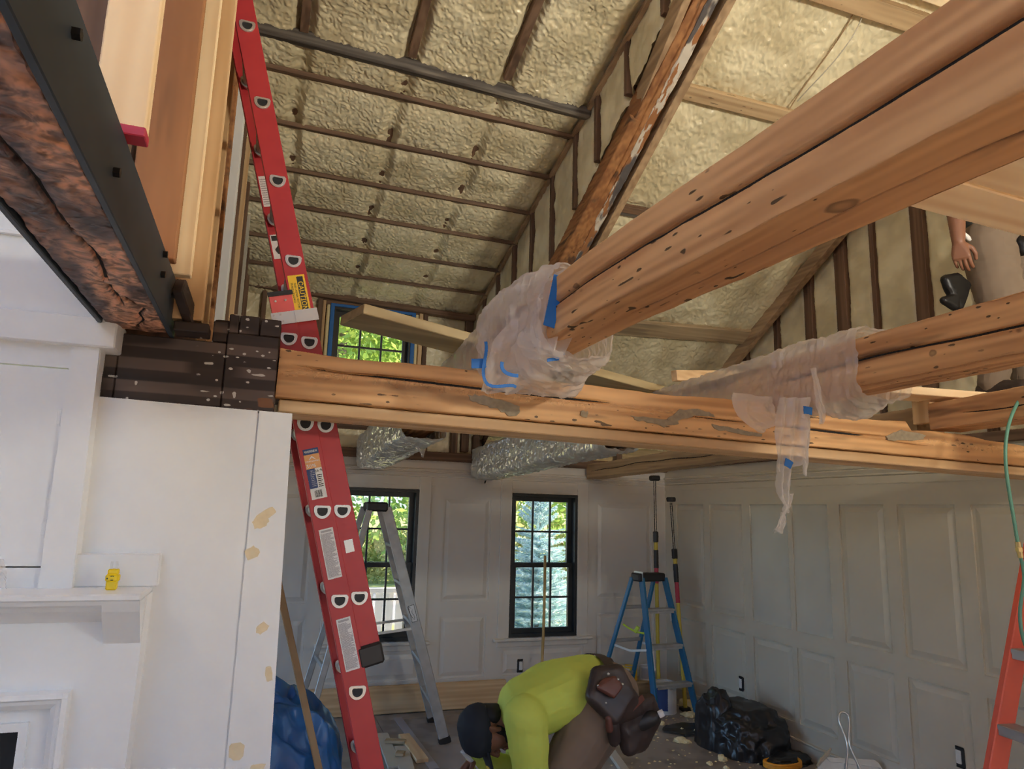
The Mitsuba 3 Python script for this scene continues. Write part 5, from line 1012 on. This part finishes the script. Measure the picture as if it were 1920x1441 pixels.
feet = [[(a + [.02, 0, -.035], .045), (a + [-.15, 0, -.055], .033)] for a in (ankN, ankF)]
hb_, HW = head_parts(headc, (-.80, 0, -.10), (-.30, -.12, -1.0), 1.03)
hands = hand_bones(wrN, wrN - elN, (-.7, 0, .2), (0, 1, 0), 1.0, .6) + hand_bones(wrF, (-.5, -.1, -.35), (-.2, -.6, .3), (0, -.3, -1), 1.0, 1.0)
add('body', smooth_mesh(union(torso + armN + armF + legs + feet + hb_ + [[(neck + [.03, 0, 0], .06), (HW(0, -.06, -.02), .055)]] + hands), .016, 6), 'skin_dark', w1, smooth=True)
add('shirt', folds(smooth_mesh(union(inflate(torso[1:3] + [[(waist + [.03, 0, .0], .128), (waist, .13)]] + [[(chest, .10), (neck + [.045, 0, .0], .060)]] + armN + armF, .014)), .014, 9), .016, (5, 5, 9), 3), 'lime_shirt', w1, smooth=True)
add('trousers', folds(smooth_mesh(union(inflate([torso[0]] + legs, .016)), .016, 9), .014, (8, 8, 6), 5), 'khaki', w1, smooth=True)
for f in feet: add('boot', smooth_mesh(union(inflate([f], .014)), .016, 4), 'leather', w1, smooth=True)
cap = [[(HW(0, .045, -.016), .097), (HW(0, .05, .024), .086)]]
add('cap', smooth_mesh(union(cap).trim_by_plane([float(x) for x in (HW(0, 1, 0) - HW(0, 0, 0)) / 1.03], float(((HW(0, 1, 0) - HW(0, 0, 0)) / 1.03) @ HW(0, .012, 0))), .014, 3), 'cap_navy', w1, smooth=35)
add('cap_brim', smooth_mesh(union([[(HW(-.05, .03, .085), .007), (HW(.05, .03, .085), .007), (HW(-.035, .015, .155), .006), (HW(.035, .015, .155), .006)]]), .014, 2), 'cap_navy', w1, smooth=35)
add('cap_mark', smooth_mesh(union([[(HW(-.015, .024, .150), .006), (HW(.015, .024, .150), .006)]]), .01, 1), 'label_yellow', w1)
add('beard', smooth_mesh(union([[(HW(-.05, -.055, .035), .026), (HW(.05, -.055, .035), .026), (HW(0, -.095, .064), .020)], [(HW(-.068, -.02, .0), .018), (HW(-.05, -.06, .035), .022)], [(HW(.068, -.02, .0), .018), (HW(.05, -.06, .035), .022)]]), .01, 3), 'hair_black', w1, smooth=True)
add('hair', smooth_mesh(union([[(HW(-.05, -.005, -.055), .038), (HW(.05, -.005, -.055), .038), (HW(0, -.04, -.062), .030)]]), .012, 3), 'hair_black', w1, smooth=True)
for sx in (-1, 1): add('eyebrow', smooth_mesh(union([[(HW(sx * .018, .036, .088), .005), (HW(sx * .05, .034, .076), .0045)]]), .008, 1), 'hair_black', w1)
bt = Pp(1118, 1284, 3.15); bd = nrmz(hip - mid)
ang = np.linspace(0, 2 * np.pi, 40); u_ = np.array([0, 1.0, 0]); v_ = np.cross(bd, u_)
add('belt', grid(lambda a, b: bt + (np.cos(a * 2 * np.pi)[..., None] * u_ * .200 + np.sin(a * 2 * np.pi)[..., None] * v_ * .135) + bd * ((b - .5) * .055)[..., None], 48, 3), 'leather', w1, smooth=True)
def pouch(name, pts, mat, amp=.008, seed=1, edge=.014): return add(name, folds(smooth_mesh(union(pts), edge, 5), amp, (14, 14, 14), seed), mat, w1, smooth=True)
pouch('hip_pad', [[(Pp(1120, 1262, 2.93), .03), (Pp(1158, 1258, 2.93), .03), (Pp(1110, 1306, 2.89), .03), (Pp(1150, 1345, 2.87), .03), (Pp(1178, 1300, 2.90), .03)], [(Pp(1150, 1345, 2.88), .03), (Pp(1180, 1300, 2.90), .03), (Pp(1196, 1330, 2.93), .03)]], 'leather', .006, 2)
pouch('flap', [[(Pp(1134, 1276, 2.868), .012), (Pp(1152, 1272, 2.868), .012), (Pp(1124, 1288, 2.855), .012), (Pp(1150, 1303, 2.845), .012), (Pp(1162, 1286, 2.855), .012)]], 'leather_red', .002, 3)
pouch('tool_bag', [[(Pp(1165, 1345, 2.93), .04), (Pp(1216, 1312, 2.95), .030), (Pp(1224, 1345, 2.97), .035), (Pp(1180, 1400, 2.93), .035), (Pp(1202, 1394, 2.97), .030)], [(Pp(1148, 1352, 2.88), .026), (Pp(1152, 1388, 2.89), .024)], [(Pp(1160, 1325, 2.94), .04), (Pp(1196, 1350, 2.95), .04)]], 'leather', .012, 4)
pouch('back_pouch', [[(Pp(1122, 1246, 3.2), .025), (Pp(1140, 1243, 3.2), .028), (Pp(1146, 1258, 3.22), .03)]], 'leather', .006, 5)
add('flap_edge', bar(Pp(1166, 1346, 2.872), Pp(1206, 1306, 2.90), .012, .028), 'leather_red', w1); add('tool_handle', smooth_mesh(union([[(Pp(1141, 1346, 2.855), .014), (Pp(1143, 1366, 2.86), .016)]]), .01, 2), 'leather_red', w1, smooth=True)
bo = add('water_bottle', lathe([(0, -.07), (.030, -.07), (.034, -.05), (.034, .02), (.026, .045), (.014, .055), (.014, .065), (0, .065)], 18), 'black_plastic', w1, smooth=40)
scene[bo]['to_world'] = T().translate(Pp(1212, 1350, 2.915).tolist()).rotate([0, 1, 0], 60).rotate([1, 0, 0], 25)
lid = add('bottle_cap', lathe([(0, .060), (.0155, .060), (.0155, .082), (0, .082)], 18), 'label_white', w1, smooth=40); scene[lid]['to_world'] = scene[bo]['to_world']
for px, py in ((1141, 1263), (1159, 1273), (1167, 1282), (1155, 1299), (1136, 1317), (1122, 1285)): add('rivet', trimesh.creation.icosphere(subdivisions=1, radius=.006).apply_translation(Pp(px, py, 2.856)), 'rivet', w1)
tool = one('trim_piece', bar(Pp(868, 1408, 3.24), Pp(905, 1452, 3.30), .03, .014), 'label_white', 'short white trim piece held by the bending worker', 'wood strip')
# ---- worker standing on the plank in the loft, partly in view
w2 = thing('person', 'worker in khaki trousers standing on the white plank at right, mostly cut off', 'person')
Y2p = 2.43; hc = Pp(1872, 452, Y2p); hR, hL = hc + [-.085, 0, -.03], hc + [.105, .0, -.03]; pz = 2.284
chest2 = hc + [.02, .03, .46]; sR, sL = chest2 + [-.19, 0, .06], chest2 + [.19, 0, .06]; nk = chest2 + [0, .0, .16]; hd2 = nk + [0, -.02, .15]
kR, kL = np.array([hR[0] - .015, Y2p - .06, pz + .42]), np.array([hL[0] + .02, Y2p - .02, pz + .42]); aR, aL = np.array([hR[0] - .02, Y2p + .02, pz + .08]), np.array([hL[0] + .04, Y2p + .03, pz + .08])
eR, wR = Pp(1790, 372, Y2p - .03), Pp(1797, 452, Y2p - .04); eL = sL + [.05, 0, -.28]; wL = eL + [-.02, -.15, -.18]
sR = eR + np.array([.07, .03, .27])
tor2 = [[(hc, .11), (hR, .098), (hL, .098), (hc + [0, 0, .12], .11)], [(hc + [-.06, 0, .10], .10), (hc + [.06, 0, .10], .10), (chest2 + [-.09, 0, 0], .11), (chest2 + [.09, 0, 0], .11)], [(chest2, .12), (sR + [.05, 0, 0], .07), (sL + [-.05, 0, 0], .07)], [(chest2, .10), (nk, .06)]]
ar2 = [[(sR, .07), (eR, .048)], [(eR, .048), (wR, .030)], [(sL, .07), (eL, .048)], [(eL, .048), (wL, .03)]]
lg2 = [[(hR, .108), (kR, .078)], [(kR, .068), (aR, .045)], [(hL, .10), (kL, .07)], [(kL, .068), (aL, .045)]]
ft2 = [[(a + [0, .03, -.035], .043), (a + [0, -.14, -.048], .032)] for a in (aR, aL)]
hb2, HW2 = head_parts(hd2, (0, 0, 1), (-.3, -1, -.2), 1.0)
hd_ = hand_bones(wR, (.08, -.05, -1), (.45, -.9, 0), (.9, .3, 0), 1.0, .75, .02) + hand_bones(wL, (0, -.6, -.8), (-1, 0, 0), (0, 1, 0), 1.0, .5)
add('body', smooth_mesh(union(tor2 + ar2 + lg2 + ft2 + hb2 + [[(nk, .055), (HW2(0, -.06, -.02), .053)]] + hd_), .013, 5), 'skin', w2, smooth=True)
add('shirt', folds(smooth_mesh(union(inflate([[(hc + [-.03, 0, .035], .105), (hc + [.03, 0, .035], .105)]] + tor2[1:3] + [[(sR, .07), (sR + (eR - sR) * .6, .055)], [(sL, .07), (sL + (eL - sL) * .6, .055)]], .014)), .016, 8), .010, (7, 7, 7), 11), 'grey_shirt', w2, smooth=True)
add('trousers', folds(smooth_mesh(union(inflate([[(hc + [0, 0, -.01], .11), (hR, .105), (hL, .105), (hc + [0, 0, .02], .112)]] + lg2, .018)), .013, 8), .014, (5, 5, 16), 13), 'khaki_light', w2, smooth=True)
for f in ft2: add('boot', smooth_mesh(union(inflate([f], .012)), .016, 4), 'leather', w2, smooth=True)
add('hair', smooth_mesh(union([[(HW2(0, .045, -.02), .093), (HW2(0, .06, .015), .083)]]).trim_by_plane([0, 0, 1], float(HW2(0, .02, 0)[2])), .014, 3), 'hair_black', w2, smooth=35)
add('belt', grid(lambda a, b: hc + [0, 0, .022] + np.stack([np.cos(a * 2 * np.pi) * .178, np.sin(a * 2 * np.pi) * .140, (b - .5) * .06], -1), 48, 3), 'bolt_black', w2, smooth=True)
def pouch2(name, pts, mat, sd): return add(name, folds(smooth_mesh(union(pts), .012, 4), .006, (14, 14, 14), sd), mat, w2, smooth=True)
pouch2('knee_pouch', [[(Pp(1773, 524, Y2p), .022), (Pp(1793, 520, Y2p), .022), (Pp(1778, 537, Y2p), .024), (Pp(1798, 575, Y2p), .02), (Pp(1812, 535, Y2p), .02)], [(Pp(1770, 563, Y2p), .018), (Pp(1788, 558, Y2p), .024), (Pp(1790, 575, Y2p), .02)]], 'bolt_black', 21)
pouch2('side_pouch', [[(Pp(1914, 452, Y2p - .12), .03), (Pp(1917, 468, Y2p - .12), .03)]], 'bolt_black', 22)
add('wrist_tag', smooth_mesh(union([[(Pp(1807, 437, Y2p - .05), .008), (Pp(1815, 446, Y2p - .05), .012), (Pp(1818, 449, Y2p - .05), .008)]]), .008, 2), 'label_white', w2, smooth=True)
gb = thing('tool_pouch', 'dark tool pouch lying on the white plank at the far right', 'bag'); add('pouch', lump((3.42, 2.42, 2.284), (.10, .06, .06), 71, 4, .3, .2), 'bolt_black', gb, smooth=True)
add('ring_mark', lathe([(.009, 0), (.013, 0), (.013, .003), (.009, .003)], 14), 'label_white', gb); scene[gb + '__ring_mark']['to_world'] = T().translate([3.37, 2.352, 2.325]).rotate([1, 0, 0], 90)
# ================================================================ OUTDOORS
def grass_col(p, n, uv):
    g = fbm(p.x * 1.7, p.y * 1.7, 0.0, 4); road = smoothstep(12.9, 13.2, p.y) * (1 - smoothstep(18.8, 19.2, p.y))
    k = mix((0.14, 0.19, 0.05), (0.40, 0.38, 0.16), g); return k * (1 - road) + mi.Color3f(0.20, 0.21, 0.23) * road
bsdf('yard', P(proc(grass_col), 0.9))
struct('ground', grid(lambda u, v: np.stack([-30 + 70 * u, 6.42 + 60 * v, -.35 + 0 * u + np.clip((60 * v - 14) / 46, 0, 1) * 2.0], -1), 60, 60), 'yard', smooth=True)
bsdf('leaf_green', {'type': 'principledthin', 'base_color': proc(lambda p, n, uv: mix((0.16, 0.36, 0.07), (0.58, 0.72, 0.20), noise(p.x * 3, p.y * 3, p.z * 3))), 'roughness': 0.5, 'diff_trans': 1.0})
bsdf('leaf_gold', {'type': 'principledthin', 'base_color': proc(lambda p, n, uv: mix((0.34, 0.46, 0.14), (0.70, 0.60, 0.26), noise(p.x * 3, p.y * 3, p.z * 3))), 'roughness': 0.5, 'diff_trans': 1.0})
bsdf('bark', P((0.16, 0.13, 0.10), 0.9)); bsdf('needles', P(proc(lambda p, n, uv: mix((0.30, 0.46, 0.48), (0.66, 0.80, 0.80), noise(p.x * 7, p.y * 7, p.z * 7))), 0.7))
def leaves(c, r, n, size, rng):
    d = rng.normal(size=(n, 3)); d /= np.linalg.norm(d, axis=1, keepdims=True); p = np.asarray(c) + d * np.asarray(r) * rng.uniform(.45, 1, (n, 1)) ** .6
    a, b = rng.normal(size=(n, 3)), rng.normal(size=(n, 3)); a /= np.linalg.norm(a, axis=1, keepdims=True); b -= a * (a * b).sum(1, keepdims=True); b /= np.linalg.norm(b, axis=1, keepdims=True)
    s = size * rng.uniform(.6, 1.3, (n, 1)); V = np.stack([p - a * s, p + b * s * .5, p + a * s, p - b * s * .5], 1).reshape(-1, 3)
    i = np.arange(n) * 4; return trimesh.Trimesh(V, np.vstack([np.stack([i, i + 1, i + 2], 1), np.stack([i, i + 2, i + 3], 1)]), process=False)
TR_ = np.random.default_rng(17)
def tree(x, y, h, r, mat, label, cl=9, n=1600, size=.11):
    t = thing('tree', label, 'tree', 'trees beyond the windows'); z0 = -.35 + max(0, (y - 20) / 46) * 2
    add('trunk', tube(smoothpath([(x, y, z0 - .1), (x + .1, y, z0 + h * .4), (x - .1, y, z0 + h * .8)], 12), np.linspace(.16, .05, 12), 8), 'bark', t, smooth=True)
    for k in range(3): add('branch', tube([(x, y, z0 + h * (.3 + .15 * k)), (x + TR_.uniform(-1, 1) * r, y + TR_.uniform(-1, 1) * r * .6, z0 + h * (.55 + .15 * k))], [.06, .02], 6), 'bark', t, smooth=True)
    ms = [leaves((x + TR_.uniform(-.8, .8) * r, y + TR_.uniform(-.7, .7) * r, z0 + h * TR_.uniform(.22, .95)), (r * .5, r * .5, h * .16), n // cl, size, TR_) for _ in range(cl)]
    add('foliage', cat(ms), mat, t)
kinds = ['leafy green tree standing beyond the road', 'green bushy tree at the back of the yard', 'golden-leaved tree of the hedge behind the spruce']
for i, (x, y, h, r) in enumerate([(1.0, 11.2, 6.2, 1.7), (2.6, 12.3, 5.6, 1.6), (-.8, 12.0, 6, 1.8), (1.2, 21, 7, 2.6), (4.3, 20.5, 6.5, 2.4), (7.2, 21.5, 7, 2.6), (9.8, 20, 6.5, 2.5), (-1.8, 22, 7, 2.6), (5.9, 24, 9, 3), (2.8, 25, 9, 3), (12.5, 22, 8, 3), (0, 26, 9, 3), (8.8, 26, 9.5, 3.2), (11.2, 27, 9, 3.1)]):
    g = 'leaf_gold' if i in (5,) else 'leaf_green'
    if i < 3:   # crowns near the upper window
        t = thing('tree', 'tall leafy tree close behind the upper window', 'tree', 'trees close to the house'); add('trunk', tube([(x, y, -.4), (x + .1, y, h * .9)], [.13, .05], 8), 'bark', t, smooth=True)
        add('foliage', cat([leaves((x + TR_.uniform(-.9, .9) * r, y + TR_.uniform(-.6, .6) * r, h * TR_.uniform(.62, 1.0)), (r * .5, r * .5, .8), 420, .085, TR_) for _ in range(9)]), g, t)
    else: tree(x, y, h, r, g, kinds[2] if i == 5 else (kinds[1] if y < 22 else kinds[0]), cl=10, n=2600, size=.12)
hd = thing('hedge', 'low loose hedge along the far side of the road', 'hedge'); add('foliage', cat([leaves((x, 20.0, .35), (1.1, .5, .8), 700, .10, TR_) for x in np.arange(-4, 16, 1.1)]), 'leaf_gold', hd)
# blue spruce right behind the right-hand window
sp = thing('spruce', 'blue spruce close outside the right-hand window', 'tree'); SX, SY = 3.42, 8.6
add('trunk', tube([(SX, SY, -.35), (SX + .02, SY, 2.05)], [.035, .010], 8), 'bark', sp, smooth=True)
def needle_twig(p, d, L, w, rng):
    """a bushy shoot: a tapering sleeve of needles"""
    n = int(80 * L / .3); t = rng.uniform(0, 1, n); a = rng.uniform(0, 2 * np.pi, n); d = d / np.linalg.norm(d)
    u = np.cross(d, [0, 0, 1.0]); u /= np.linalg.norm(u) + 1e-9; v = np.cross(d, u); base = p + d * (t * L)[:, None]
    o = (np.cos(a)[:, None] * u + np.sin(a)[:, None] * v) * .9 + d * .55; o /= np.linalg.norm(o, axis=1, keepdims=True); tip = base + o * (w * (1 - .35 * t))[:, None]
    s = np.cross(o, d) * .005; V = np.stack([base - s, base + s, tip], 1).reshape(-1, 3); F = np.arange(3 * n).reshape(-1, 3)
    return [trimesh.Trimesh(V, F, process=False), tube([p, p + d * L], [w * .28, w * .12], 6)]
SR = np.random.default_rng(23); ms = []
ms += needle_twig(np.array([SX, SY, 1.7]), np.array([0, 0, 1.0]), .42, .045, SR)
for z in np.arange(-.2, 1.92, .105):
    R = .10 + .70 * (1 - (z + .3) / 2.45); nb = int(6 + 9 * R / .6)
    for k in range(nb):
        a = 2 * np.pi * (k + SR.uniform(-.3, .3)) / nb + z * 3; d = np.array([math.cos(a), math.sin(a), .18 + .5 * (z > 1.4)]); p0 = np.array([SX, SY, z]); Lb = R * SR.uniform(.8, 1.15)
        ms += needle_twig(p0 + [0, 0, SR.uniform(-.05, .05)], d + [0, 0, SR.uniform(-.1, .25)], Lb, .055, SR)
        for q in np.arange(.35, 1, .25):
            for s in (-1, 1):
                if Lb > .15: ms += needle_twig(p0 + d / np.linalg.norm(d) * Lb * q, d + np.array([-math.sin(a), math.cos(a), .1]) * s * 1.1, Lb * .45 * (1.2 - q), .045, SR)
add('needled_branches', cat(ms), 'needles', sp)
# white deck railing below the left window
rl = thing('deck_railing', 'white slatted deck railing just outside the left window', 'railing')
add('top_rail', cbox(-.5, 2.0, 7.52, 7.58, .82, .87, .005), 'white_paint', rl); add('bottom_rail', cbox(-.5, 2.0, 7.53, 7.57, .28, .32, .005), 'white_paint', rl)
for i, x in enumerate(np.arange(-.45, 2.0, .105)): add('slat', cbox(x, x + .078, 7.535, 7.555, -.34, .83, .003), 'white_paint', rl)
bsdf('deck_grey', P((.42, .43, .44), .8))
struct('deck', cbox(-1.2, 2.1, 6.43, 7.6, -.16, -.06, .01), 'deck_grey')
# wall behind: close the slot between the house wall and the yard
